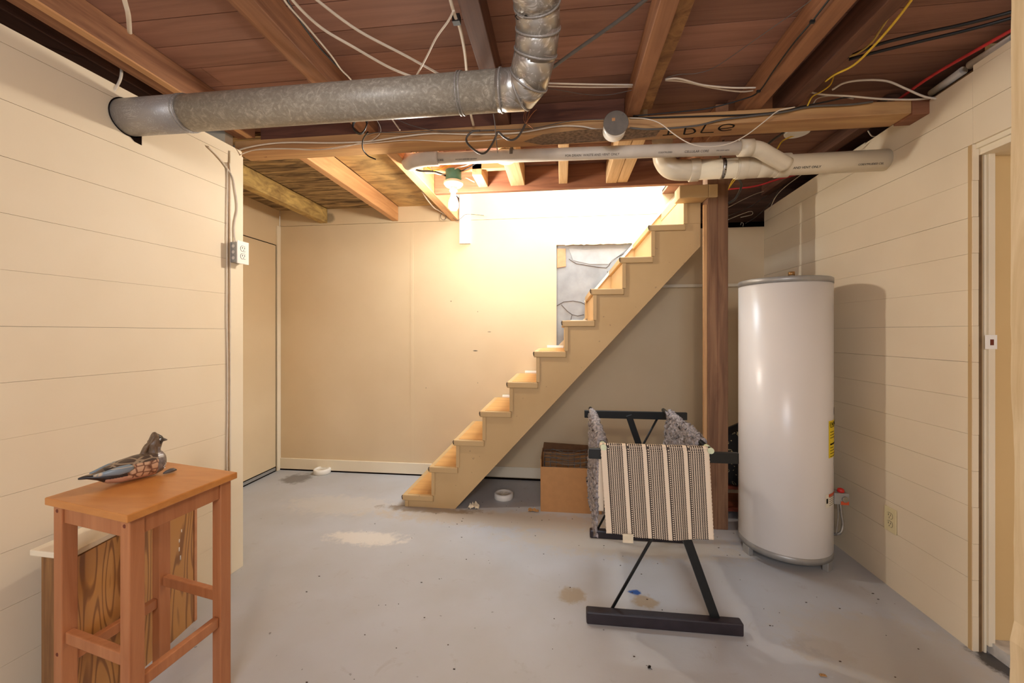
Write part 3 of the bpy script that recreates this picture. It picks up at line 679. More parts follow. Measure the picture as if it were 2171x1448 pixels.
cabY('cable', 'thick white cable along the beam face from the left wall to the round box', [(482,350),(484,340),(500,322),(525,313),(570,305),(620,302),(700,303),(780,300),(850,290),(920,283),(1000,285),(1060,284),(1110,280),(1180,268),(1230,268),(1262,274),(1280,274)], YF, .0042)
cabY('cable', 'thin white cable weaving along the beam just below the thick one', [(486,352),(490,342),(510,328),(550,316),(620,315),(680,317),(740,308),(800,302),(870,297),(950,300),(1030,298),(1080,291)], YF, .0022)
cabY('cable', 'second thin pale wire along the left half of the beam', [(490,350),(500,336),(530,320),(600,316),(660,318),(720,314),(760,304),(790,296),(806,282),(806,268),(796,250)], YF-.003, .0015)
cabY('cable', 'dark wire strung straight along the beam under the duct', [(778,286),(800,281),(860,281),(930,277),(1000,276),(1060,275),(1130,272),(1200,258),(1250,254),(1285,253)], YF-.012, .002, 'greycab')
cabY('wire', 'thin grey wire sloping down from the duct to the beam', [(836,250),(870,265),(920,277),(970,279),(1048,277)], YF-.02, .0016, 'greycab', cat='wire')
cabY('wire', 'white cable stub hanging under the duct middle', [(828,248),(838,262),(848,276)], 1.7, .003, cat='wire')
b = B()
for k in range(4):
    c = atY(763, 262+k*1.5, 1.72+k*.006); pts = [c + Vector((cos(a)*(.034-.001*k), .004*sin(3*a), sin(a)*(.040-.001*k))) for a in [2*pi*i/24 for i in range(25)]]
    tube(b, pts, .0026, 6)
tube(b, smooth([atY(780, 280, 1.73), atY(770, 295, 1.8), atY(769, 315, 1.88), atY(780, 330, 1.93), atY(797, 338, 1.95)], 6), .0032, 8)
one('cable_coil', b, 'black', 'black cable coiled in a ring below the duct with a tail to the beam', 'cable coil')
b = B(); tube(b, smooth([atY(x, y, 1.9) for x, y in ((1116,258),(1108,275),(1096,292),(1082,297),(1068,290),(1056,280),(1050,292),(1042,308),(1030,323),(1018,325),(1002,315),(990,302),(990,290),(1002,279),(1018,277))], 6), .005, 8)
one('hanging_cable_loop', b, 'greycab', 'thick dark cable loop hanging before the beam under the elbow', 'cable')
cabY('cable_strap', 'flat grey strap hanging straight down before the beam', [(1044,232),(1049,260),(1052,295),(1055,326)], 1.86, .006, 'greymetal', cat='strap', flat=.35)
wn = thing('wire_splice', tuple(atY(1116, 262, 1.88)), 'two yellow wire nuts on loose copper wires beside the elbow', 'wire splice')
b = B()
for pts in (((1116,262),(1114,245),(1118,232),(1121,222)), ((1116,262),(1120,245),(1124,232),(1127,226)), ((1116,262),(1122,250),(1131,238),(1138,232)), ((1114,262),(1110,252),(1112,240),(1119,225)), ((1116,262),(1125,268),(1130,273))):
    tube(b, smooth([atY(x, y, 1.88) for x, y in pts], 4), .0014, 6)
obj('bare_wires', b, 'copper', wn)
for x, y in ((1123,213),(1128,221)):
    p = atY(x, y, 1.88); b = B(); tube(b, [p+Vector((-.006,0,-.014)), p+Vector((.004,0,.012))], [.0055, .0085], 8); obj('wire_nut', b, 'yellow', wn)
cabY('cable', 'pale thin cable drooping from the round box over the slim pipe and back up', [(1335,250),(1370,252),(1400,262),(1430,285),(1460,303),(1495,311),(1540,306),(1580,288),(1620,258),(1650,235),(1685,227)], 1.90, .0022, 'whitecab')
cabY('cable', 'white cable arching up from the beam to the right wall', [(1765,190),(1790,176),(1830,170),(1880,172),(1920,188),(1960,205),(2000,212),(2031,222)], 1.93, .0042)
cabY('cable', 'flatter white cable reaching the right wall below the arch', [(1700,190),(1740,200),(1800,204),(1870,210),(1940,211),(1990,206),(2012,204)], 1.95, .004)
cabY('cable', 'tangled white cable end behind the beam near the yellow cable', [(1723,222),(1735,208),(1770,203),(1810,210)], 1.98, .0025)
cab('cable', 'bright yellow cable running down the right side of the dark joist to the beam', Z([(1945,-20),(1925,10),(1890,55),(1850,100),(1810,138),(1770,158),(1750,172)], 2.235), .0042, 'yellow')
cab('cable', 'dull yellow cable behind the bright yellow one on the dark joist', Z([(1925,-20),(1905,5),(1872,55),(1848,90),(1820,112),(1800,120)], 2.255), .0038, plain('dull_yellow', (206, 172, 84), .5))
cabY('cable', 'yellow cable tail dropping onto the beam', [(1768,160),(1760,180),(1740,195),(1722,205),(1712,224)], 1.93, .003, 'yellow')
cab('cable', 'upper black cable crossing the right ceiling corner', Z([(2200,5),(2145,25),(2050,50),(1950,72),(1860,95),(1795,122)], 2.29), .006, 'black')
cab('cable', 'lower black cable crossing the right ceiling corner', Z([(2200,20),(2145,38),(2050,64),(1950,88),(1860,110),(1800,126)], 2.285), .006, 'black')
cab('cable', 'red cable running along the right ceiling edge', Z([(2200,35),(2145,64),(2060,112),(1990,152),(1940,185),(1900,215)], 2.255), .006, 'red')
cabY('cable', 'red cable continuing behind the beam and the waste pipe', [(1830,270,2.35),(1800,292,2.5),(1772,320,2.6),(1700,365,2.8),(1650,380,2.9),(1600,395,3.0),(1540,402,3.1)], 2.5, .006, 'red')
b = B(); p, q = atX(2150, 80, 1.60), atX(2057, 138, 1.60); tube(b, [p, q], .016, 14); one('wall_top_pipe', b, 'pvcgrey', 'short white pipe above the right wall, nearer piece', 'pipe')
b = B(); p, q = atX(2043, 149, 1.60), atX(1975, 198, 1.60); tube(b, [p, q], .016, 14); one('wall_top_pipe', b, 'pvcgrey', 'short white pipe above the right wall, farther piece', 'pipe')
cab('cable', 'white cable stub poking down through a hole in the leftmost joist', [(260,-15,2.23),(266,8,2.226),(272,32,2.224),(275,70,2.26)], .0065, flat=.6)
P = [atX(258, 138, -1.70), atX(256, 165, -1.70), atX(245, 188, -1.70), atX(234, 200, -1.715)]
b = B(); tube(b, smooth(P), .0048, 8); one('cable', b, 'whitecab', 'short white cable bending into the left wall above the duct', 'cable')
# cables down the left wall corner
def lwp(px, py, off=.006):
    # on the left wall plane
    n = Vector((cos(ang), -sin(ang), 0)); p0 = Vector((-1.661, 1.965, 0)); r = ray(px, py)
    t = (p0 + n*off - O).dot(n)/r.dot(n); return O + r*t
for k, (x0, x1, mt, w) in enumerate(((482, 483, 'whitecab', 'leftmost'), (485, 486, 'browncab', 'darkest'), (488, 489, 'whitecab', 'rightmost'))):
    b = B(); tube(b, smooth([lwp(480+k*3, 345), lwp(x0, 365)] + [lwp(x0+random.uniform(-.8, .8), 400+i*95) for i in range(7)] + [lwp(x1, 1080), lwp(x1+1, 1235)], 5), .003, 8)
    one('wall_cable', b, mt, w+' of the cables running down the left wall corner', 'cable')
b = B(); tube(b, smooth([lwp(440, 310), lwp(462, 332), lwp(480, 355), lwp(493, 376, .012), lwp(498, 400, .014), lwp(503, 440, .014), lwp(497, 475, .014), lwp(497, 500, .014), lwp(501, 520, .02)], 6), .004, 8)
one('wall_cable', b, 'whitecab', 'white cable snaking down into the surface outlet on the left corner', 'cable')
# outlet on the left corner
def outlet(par, c, ux, n, w=.070, h=.115, mat='plate', ink='ink'):
    c, ux, n = Vector(c), Vector(ux).normalized(), Vector(n).normalized(); up = Vector((0,0,1))
    b = B(); poly(b, [c + ux*a*w/2 + up*d*h/2 for a, d in ((-1,-1),(1,-1),(1,1),(-1,1))], n*.005); obj('face_plate', b, mat, par, .0015)
    for s in (1, -1):
        cc = c + up*s*.0195 + n*.0055
        b = B(); poly(b, [cc + ux*cos(a)*.0165 + up*max(-.013, min(.013, sin(a)*.0165)) for a in [2*pi*i/24 for i in range(24)]], n*.0015); ob = obj('socket', b, mat, par)
        b = B()
        poly(b, [cc + ux*cos(a)*.0178 + up*max(-.0145, min(.0145, sin(a)*.0178)) - n*.0003 for a in [2*pi*i/24 for i in range(24)]], n*.0006)
        for dx in (-.0062, .0062): poly(b, [cc + n*.0015 + ux*(dx+a*.0014) + up*(.004+d*.0045) for a, d in ((-1,-1),(1,-1),(1,1),(-1,1))], n*.0005)
        poly(b, [cc + n*.0015 + ux*cos(a)*.0024 + up*(-.007+sin(a)*.0024) for a in [2*pi*i/12 for i in range(12)]], n*.0005)
        o2 = obj('slots', b, ink, par); o2.parent = ob
        o2.matrix_parent_inverse = Matrix(); 
oc = lwp(514, 536, .052); n = Vector((cos(ang), -sin(ang), 0)); uy = Vector((sin(ang), cos(ang), 0))
ot = thing('surface_outlet', tuple(oc-Vector((0,0,.06))), 'white double outlet in a metal box on the end of the left wall', 'outlet')
for o_ in [ot]:
    b = B(); c = oc - n*.052; poly(b, [c + uy*a*.028 + Vector((0,0,d*.052)) for a, d in ((-1,-1),(1,-1),(1,1),(-1,1))], n*.0515); obj('metal_box', b, 'greymetal', ot, .003)
    b = B()
    for dz in (-.03, 0, .03): tube(b, [c + n*.026 - uy*.0285+Vector((0,0,dz)), c + n*.026 - uy*.0292+Vector((0,0,dz))], .0085, 16)
    obj('knockouts', b, 'pvcgrey', ot)
    outlet(ot, oc, uy, n)
rc = atX(1889, 1102, XR-.001)
ot = thing('wall_outlet', tuple(rc-Vector((0,0,.06))), 'ivory double outlet low on the right wall', 'outlet')
outlet(ot, rc, (0,1,0), (-1,0,0), mat='ivory', ink='inkgrey')
# wires behind the post and in the dark corner
for k, (pts, mt, r, lab) in enumerate((
    ([(1560,372,2.5),(1572,392,2.75),(1560,420,2.8),(1543,432,2.8)], 'greycab', .007, 'grey cable bowing out behind the post top'),
    ([(1562,368,2.45),(1550,388,2.6),(1541,408,2.72)], 'yellow', .003, 'thin yellow cable behind the post top, left strand'),
    ([(1572,366,2.45),(1556,384,2.6),(1545,400,2.72)], 'yellow', .003, 'thin yellow cable behind the post top, right strand'),
    ([(1541,441,3.2),(1600,412,3.25),(1655,396,3.3)], 'whitecab', .002, 'pale wire slanting up across the dark gap, highest'),
    ([(1541,459,3.3),(1590,438,3.35),(1640,405,3.35)], 'greycab', .003, 'grey wire across the dark gap, second from the top'),
    ([(1541,467,3.3),(1570,455,3.3),(1592,448,3.3),(1594,455,3.3),(1570,461,3.3)], 'whitecab', .002, 'curled pale wire in the dark gap behind the post'),
    ([(1580,474,3.3),(1605,458,3.3),(1632,432,3.3),(1650,405,3.2)], 'greycab', .002, 'wire falling to the lower right corner of the dark gap'),
    ([(1570,477,3.38),(1572,472,3.38),(1576,474,3.38),(1575,480,3.39)], 'whitecab', .0015, 'tiny wire hook on the low wall top'),
    ([(1630,448,3.2),(1650,410,3.1),(1700,370,2.8),(1740,352,2.6)], 'whitecab', .0022, 'pale wire hugging the right wall top'),
    ([(1840,277,2.3),(1848,288,2.3),(1860,290,2.3)], 'whitecab', .003, 'short pale wire behind the beam end'),
    ([(1835,303,2.3),(1812,318,2.35),(1797,330,2.4)], 'whitecab', .003, 'pale wire over the waste pipe by the wall'))):
    cabY('corner_wire', lab, pts, 3, r, mt, cat='wire')
b = B(); tube(b, smooth([atY(x, y, 2.3) for x, y in ((1550,310),(1600,302),(1640,320),(1660,298),(1690,285))], 5), .0035, 8); one('cable', b, 'yellow', 'yellow cable running to the white ceiling box', 'cable')
b = B(); tube(b, smooth([atY(x, y, 2.28) for x, y in ((1600,328),(1620,312),(1640,296),(1660,282),(1665,275))], 5), .006, 8); one('cable', b, 'greycab', 'thick grey cable beside the yellow one at the ceiling box', 'cable')
# lamp wiring
cabY('lamp_wire', 'yellow wire curling above the green lamp box', [(900,351,2.40),(918,361,2.40),(940,356,2.40),(960,347,2.42),(985,341,2.44)], 2.4, .0035, 'yellow', cat='wire')
cabY('lamp_wire', 'white wire bending down into the green lamp box, left side', [(912,344,2.38),(916,360,2.38),(925,368,2.38),(942,371,2.42)], 2.4, .003, 'whitecab', cat='wire')
cabY('lamp_wire', 'white cable reaching the green lamp box from the right', [(956,366,2.43),(968,356,2.40),(990,350,2.38),(1012,340,2.36)], 2.4, .0035, 'whitecab', cat='wire')
cabY('lamp_wire', 'dark cable right of the green lamp box', [(966,366,2.45),(985,360,2.42),(1000,352,2.4),(1015,342,2.38)], 2.4, .003, 'black', cat='wire')
cabY('lamp_wire', 'black bundle left of the green lamp box', [(872,355,2.36),(890,362,2.36),(920,364,2.38),(944,372,2.43)], 2.36, .006, 'black', cat='wire')
cabY('lamp_wire', 'cream wire end hooking right of the porcelain holder', [(977,380,2.46),(988,377,2.5),(998,382,2.56),(1006,386,2.6)], 2.4, .003, 'whitecab', cat='wire')
b = B(); P = [Vector((-.928-.003, atZ(x, y, 2.168).y, 2.166)) for x, y in ((895,405),(905,420),(918,436))] 
P = [atY(895,405,2.75), atY(905,422,2.9), atY(920,440,3.1), atY(930,446,3.2), atY(945,455,3.28), atY(958,459,3.3)]
tube(b, smooth(P), .005, 8); one('bell_wire', b, 'whitecab', 'white wire hanging along the joist at the stair opening', 'wire')
b = B(); c = atY(940, 459, 3.28); tube(b, [c+Vector((cos(a)*.024, 0, sin(a)*.027)) for a in [2*pi*i/24 for i in range(25)]], .0022, 6)
tube(b, smooth([atY(x, y, 3.3) for x, y in ((952,455),(962,463),(970,467),(978,462),(986,455),(995,454),(1010,455),(1026,457))]), .0022, 6)
one('looped_wire', b, 'greycab', 'thin dark wire with a small ring near the stair opening corner', 'wire')

# ================================================================== STAIRS
YS = 2.78
SX = [-1.109, -.917, -.741, -.556, -.368, -.186, .003, .192, .381, .566, .769]
SZ = [.085, .288, .480, .683, .886, 1.096, 1.303, 1.513, 1.720, 1.926, 2.143]
stair = thing('staircase', (-.2, 3.08, 0), 'tan painted open staircase climbing right along the back wall', 'staircase')
pts = [(SX[0]+.035, 0)]
for i in range(11):
    x = SX[i]+.030; zt = SZ[i]-.041
    pts.append((x, zt));
    if i < 10: pts.append((SX[i+1]+.030, zt))
pts += [(.894, SZ[10]-.041), (.894, 1.782), (-.731, 0)]
b = B(); poly(b, [(x, YS, z) for x, z in pts], (0, .03, 0)); obj('stringer', b, 'stair_paint', stair)
b = B(); poly(b, [(x, YB-.045, z) for x, z in pts], (0, .03, 0)); obj('stringer', b, 'stair_paint', stair)
for i in range(10):
    x0, x1, z = SX[i], SX[i+1]+.03, SZ[i]
    b = B(); box(b, x0, x1, YS-.012, YB-.005, z-.040, z); t = obj('tread', b, ['stair_paint'], stair, .005)
    b = B(); box(b, x0+.032, x1-.002, YS+.012, YB-.03, z+.0002, z+.0022); obj('bare_wood', b, 'tread', t).location = (0,0,0)
    b = B(); 
    if i >= 1 or True:
        zl = SZ[i-1] if i else 0
        box(b, x0+.018, x0+.042, YS-.008, YB-.012, zl+.002-(.0 if i else 0), z-.0405); obj('riser', b, 'stair_paint', stair, .001)
    b = B(); tube(b, [(x0+.002, YS-.013, z-.002), (x0-.002, YS-.013, z-.012), (x0+.002, YS-.013, z-.03)], .003, 6); obj('dark_edge', b, 'crackm', t)
# top riser and landing piece
b = B(); box(b, SX[10]+.018, SX[10]+.042, YS-.008, YB-.012, SZ[9]+.002, SZ[10]-.0405); obj('riser', b, 'stair_paint', stair, .001)
b = B(); p0 = atY(1440, 394, YS-.02); p1 = atY(1512, 388, YS-.02)
q0, q1 = atY(1441, 393, 2.655), atY(1441, 420, 2.655)
box(b, SX[10]+.02, .955, 2.7725, YB-.01, SZ[10]-.032, SZ[10]+.030); box(b, q0.x, .9015, 2.655, 2.772, q1.z, q0.z); box(b, .902, .957, 2.655, 2.679, q1.z, q0.z); obj('landing', b, 'stair_paint', stair, .004)
b = B(); box(b, SX[10]+.043, .893, YS-.004, YS-.0005, 1.93, SZ[10]-.033); obj('end_panel', b, 'stair_paint', stair)
# skirt against the wall, right part
b = B(); q = [atY(x, y, YB-.012) for x, y in ((1446,405),(1390,466),(1342,524),(1292,582),(1240,640),(1240,680),(1300,610),(1450,450))]
poly(b, q, (0,.010,0)); obj('skirt_board', b, 'stair_paint', stair)
b = B(); q = [atY(x, y, YB-.018) for x, y in ((1446,400),(1390,462),(1342,520),(1292,578),(1240,640))]; 
for u, w in zip(q, q[1:]): bar(b, u, w, .014, .018)
obj('skirt_moulding', b, 'trim', stair)
for i in (3, 4, 5, 6, 7):
    if i > 6: continue
    z = SZ[i]; x1 = SX[i+1]+.016
    b = B(); box(b, SX[i]+.07-.02*(6-i)*0, x1, YB-.03, YB-.012, z+.0025, z+.022); obj('wall_cleat', b, 'white', stair, .002)

# post and strip
po = thing('support_post', (.96, 2.73, 0), 'rough brown timber post between the stairs and the water heater', 'post')
b = B(); box(b, .903, 1.026, 2.68, 2.77, 0, 2.24); obj('post_body', b, 'post', po, .004)
b = B(); box(b, .880, .902, 2.682, 2.70, .35, 2.02); obj('pale_strip', b, 'post_strip', po, .002)
b = B(); box(b, .962, .9632, 2.6792, 2.681, 0, 2.2); obj('split_line', b, 'redwood', po)
# white post board by the stair opening
b = B(); x0 = atY(974, 460, YB-.03).x; x1 = atY(997, 460, YB-.03).x; zt = 2.40; zb_ = atY(985, 516, YB-.03).z
poly(b, [(x0, YB-.03, zb_), (x1, YB-.03, zb_), (x1, YB-.03, zt), (x0, YB-.03, zt)], (0,.028,0)); one('wall_board', b, 'white', 'short white vertical board fixed to the back wall below the bulb', 'board', bevel=.002)
# rail on the back wall under the stairs
b = B(); zz = atY(1450, 606, YB-.03).z; box(b, .62, 1.5, YB-.04, YB-.001, zz-.012, zz+.012); one('wall_rail', b, 'trim', 'thin white rail along the wall behind post and heater', 'rail', bevel=.003)

# ================================================================== WATER HEATER
hc = Vector((1.233, 2.458, 0)); hr = .2215
wh = thing('water_heater', tuple(hc), 'tall white cylindrical water heater beside the right wall', 'water heater')
b = B(); lathe(b, [(hr-.006,.072),(hr,.078),(hr,1.488)], hc, 96); obj('tank_jacket', b, 'heater', wh)
b = B(); lathe(b, [(hr+.002,1.482),(hr+.002,1.509),(hr-.003,1.513),(.02,1.518)], hc, 96); obj('top_cap', b, 'greymetal', wh)
b = B(); lathe(b, [(hr-.03,.045),(hr+.001,.045),(hr+.001,.076),(hr-.01,.0785)], hc, 96); obj('base_ring', b, 'greymetal', wh)
for (px, py) in ((1591,1172),(1740,1202),(1700,1110)):
    p = atZ(px, py, 0.0); d = Vector((p.x-hc.x, p.y-hc.y, 0)).normalized(); c = hc + d*(hr-.012); s = Vector((-d.y, d.x, 0))
    b = B(); poly(b, [c + s*a*.026 + d*e*.014 for a, e in ((-1,-1),(1,-1),(1,1),(-1,1))], (0,0,.046)); obj('foot', b, 'greymetal', wh, .003)
p = atY(1678, 580, 2.42)
b = B(); lathe(b, [(.012,1.517),(.012,1.535)], (p.x, p.y, 0), 16); obj('pipe_nipple', b, 'plate', wh)
b = B(); lathe(b, [(.016,1.535),(.016,1.556)], (p.x, p.y, 0), 16); obj('nipple_cap', b, 'brass', wh)
def hsurf(px, py, off=.001):
    r = ray(px, py); rx, ry = r.x, r.y; R_ = hr+off
    a = rx*rx+ry*ry; bb = -2*(rx*hc.x+ry*hc.y); cc = hc.x**2+hc.y**2-R_*R_
    D = bb*bb-4*a*cc; t = (-bb - sqrt(max(D, 0)))/(2*a); return O + r*t
def hpatch(name, a0, a1, z0, z1, mat, off=.0012, par=wh):
    b = B(); n = 10; lo = []; hi = []
    for i in range(n+1):
        a = a0+(a1-a0)*i/n; d = Vector((cos(a), sin(a), 0)); lo.append(b.verts.new(hc+d*(hr+off)+Vector((0,0,z0)))); hi.append(b.verts.new(hc+d*(hr+off)+Vector((0,0,z1))))
    for i in range(n): b.faces.new((lo[i], lo[i+1], hi[i+1], hi[i]))
    return obj(name, b, mat, par)
def ang_of(px, py): p = hsurf(px, py); return math.atan2(p.y-hc.y, p.x-hc.x), p.z
a0, z1 = ang_of(1757, 893); _, z0 = ang_of(1757, 972)
aR = a0 + 1.05
lb = hpatch('energy_label', a0, a0+.62, z0, z1, 'label_y')
for k, (zz, w) in enumerate([(z1-.035, .9), (z1-.06, .5), (z1-.075, .7), (z1-.09, .6), (z1-.125, .95), (z1-.14, .4), (z1-.155, .6), (z1-.17, .3), (z1-.185, .7), (z0+.02, .6)]):
    if zz > z0+.005: hpatch('label_print', a0+.06, a0+.06+.5*w, zz, zz+(.008 if k in (4,) else .003), 'ink', .0018, lb)
def htext(s, a, z, size, mat, par, off=.002):
    x = a
    for ch in s:
        d = Vector((cos(x), sin(x), 0)); t = Vector((-sin(x), cos(x), 0)); p = hc + d*(hr+off) + Vector((0,0,z))
        if ch != ' ': text_mesh('letter', ch, size, p, t, (0,0,1), mat, par)
        x += size*.68/hr
htext('ENERGYGUIDE', a0+.04, z1-.028, .028, 'ink', lb)
a1, zw1 = ang_of(1750, 1052); _, zw0 = ang_of(1750, 1077)
lw2 = hpatch('warning_label', a1, a1+.7, zw0-.002, zw1+.006, 'label_w'); hpatch('label_band', a1+.12, a1+.7, zw1-.010, zw1+.005, 'label_r', .0017, lw2)
for k in range(5): hpatch('label_print', a1+.14, a1+.66, zw0+.006+k*.010, zw0+.0085+k*.010, 'inkgrey', .0017, lw2)
b = B(); 
for (u, v) in ((0,0),(.006,.012),(.014,.006)):
    pass
hpatch('pictogram', a1+.03, a1+.09, zw0+.02, zw0+.045, 'ink', .0018, lw2)
ab, zb1 = ang_of(1768, 865); _, zb0 = ang_of(1768, 880)
hpatch('data_sticker', ab, ab+.4, zb0, zb1, 'ink'); hpatch('long_sticker', ab, ab+.4, zb0-.27, zb0-.11, 'label_w'); hpatch('sticker_band', ab, ab+.4, zb0-.125, zb0-.11, 'label_r', .0018); hpatch('sticker_band', ab, ab+.4, zb0-.20, zb0-.19, 'label_r', .0018)
# gas valve on the right side
gv = Vector((1.487, 2.36, .42))
p = atY(1786, 1055, 2.33); gv = Vector((p.x, 2.33, p.z))
b = B(); box(b, gv.x-.05, gv.x+.022, gv.y-.02, gv.y+.05, gv.z-.03, gv.z+.028); obj('gas_valve', b, 'greymetal', wh, .004); vv = wh.children[-1]
b = B(); lathe(b, [(.014,-.026),(.016,-.021)], gv+Vector((0,0,-.002)), 20, axis='y'); obj('valve_port', b, 'steel', vv)
b = B(); lathe(b, [(.012,.028),(.017,.032),(.014,.046),(.004,.050)], gv+Vector((-.008,0,0)), 16); obj('red_knob', b, 'redplastic', vv)
b = B(); box(b, gv.x-.02, gv.x+.018, gv.y-.022, gv.y-.0205, gv.z-.03, gv.z-.012); obj('valve_label', b, 'label_r', vv)
b = B(); tube(b, smooth([gv+Vector((-.01,0,-.03)), gv+Vector((-.004,0,-.09)), gv+Vector((.002,0,-.14)), gv+Vector((-.012,.0,-.185)), gv+Vector((-.05,.03,-.21))], 6), .007, 10)
tube(b, smooth([gv+Vector((-.022,0,-.03)), gv+Vector((-.02,0,-.1)), gv+Vector((-.03,.0,-.2))], 6), .003, 8); obj('gas_line', b, 'steel', wh)

# ================================================================== DRYING RACK
rk = thing('drying_rack', (.42, 2.08, 0), 'black wooden drying rack standing on the floor in front of the post', 'drying rack')
YF_, YBK = 1.765, 2.50
b = B(); box(b, .105, .728, YF_-.022, YF_+.022, .0, .052); obj('foot_bar', b, 'rackfoot', rk, .006)
b = B(); box(b, .17, .73, YBK-.022, YBK+.022, .0, .045); obj('foot_bar', b, 'rackfoot', rk, .006)
zt = .712
b = B(); box(b, .115, .713, YF_-.010, YF_+.010, zt-.022, zt+.022); obj('top_bar', b, 'rack', rk, .003)
b = B(); zk = .734; box(b, .138, .728, YBK-.010, YBK+.010, zk-.022, zk+.022); obj('top_bar', b, 'rack', rk, .003)
for Y, zz in ((YF_+.012, zt), (YBK-.012, zk)):
    b = B(); bar(b, (.395, Y, zz), (.635, Y, .03), .036, .016, up=(0,1,0)); obj('leg', b, 'rack', rk, .002)
    b = B(); tube(b, [(.57, Y+.012, zz), (.215, Y+.012, .045)], .0065, 12); obj('cross_rod', b, 'rack', rk)
RODS = [(.175, 'left'), (.600, 'right')]
for x, _n in RODS:
    b = B(); tube(b, [(x, YF_-.02, zt+.032), (x, YBK+.02, zk+.030)], .011, 14); obj('rod', b, 'rack', rk)
    b = B(); tube(b, [(x, YF_-.026, zt+.032), (x, YF_-.0205, zt+.032)], .0125, 14); tube(b, [(x, YF_, zt+.032), (x, YF_+.03, zt+.034)], .0122, 14); obj('end_cap', b, 'cap', rk)
# shaggy mats over the rods
def mat_mesh(x0, ya, yb, za, zb_, droop_l, droop_r, th, spread_l, spread_r):
    bm = B(); nu, nv = 90, 56; rows = []
    L = droop_l + droop_r + .05
    for j in range(nv+1):
        y = ya + (yb-ya)*j/nv; ztp = za + (zb_-za)*j/nv + .014
        row = []
        for i in range(nu+1):
            s = i/nu*L - droop_l - .025
            if abs(s) < .025:
                a = s/.025*pi/2; x = x0 + sin(a)*.018; z = ztp + cos(a)*.012-.0
            else:
                sg = 1 if s > 0 else -1; d = abs(s)-.025; sp = spread_r if s > 0 else spread_l
                x = x0 + sg*(.018 + sp*(d/ (droop_r if s > 0 else droop_l))) + .004*sin(y*22 + d*4)*min(1, d*6); z = ztp - d
            row.append(Vector((x, y, z)))
        rows.append(row)
    def nd(p, amp): return Vector((noise.noise(p*72), noise.noise(p*72+Vector((9,9,9))), noise.noise(p*72+Vector((3,7,1)))))*amp
    outer = [[bm.verts.new(p + nd(p, .017)) for p in r] for r in rows]
    inner = []
    for j in range(nv+1):
        r = []
        for i in range(nu+1):
            p = rows[j][i]; a = rows[j][min(i+1, nu)] - rows[j][max(i-1, 0)]; n_ = Vector((a.z, 0, -a.x)).normalized()
            r.append(bm.verts.new(p + n_*th + nd(p+Vector((.3,0,0)), .009)))
        inner.append(r)
    for j in range(nv):
        for i in range(nu):
            for G in (outer, inner):
                f = bm.faces.new((G[j][i], G[j][i+1], G[j+1][i+1], G[j+1][i])); f.smooth = True
    for j in range(nv):
        for i in (0, nu): bm.faces.new((outer[j][i], outer[j+1][i], inner[j+1][i], inner[j][i]))
    for i in range(nu):
        for j in (0, nv): bm.faces.new((outer[j][i], outer[j][i+1], inner[j][i+1], inner[j][i]))
    return bm
M['shag'] = plain('grey_shag', (150, 142, 140), .95, noise_amt=.45, nscale=90, bump=.6, spec=.1)
b = mat_mesh(.175, 1.80, 2.36, zt+.032, zk+.030, .42, .40, .010, .012, .03); one('bath_mat', b, 'shag', 'grey shaggy bath mat hanging over the left rod of the rack', 'bath mat')
b = mat_mesh(.600, 1.86, 2.38, zt+.032, zk+.030, .40, .36, .010, .035, .02); one('bath_mat', b, 'shag', 'grey shaggy bath mat hanging over the right rod of the rack', 'bath mat')
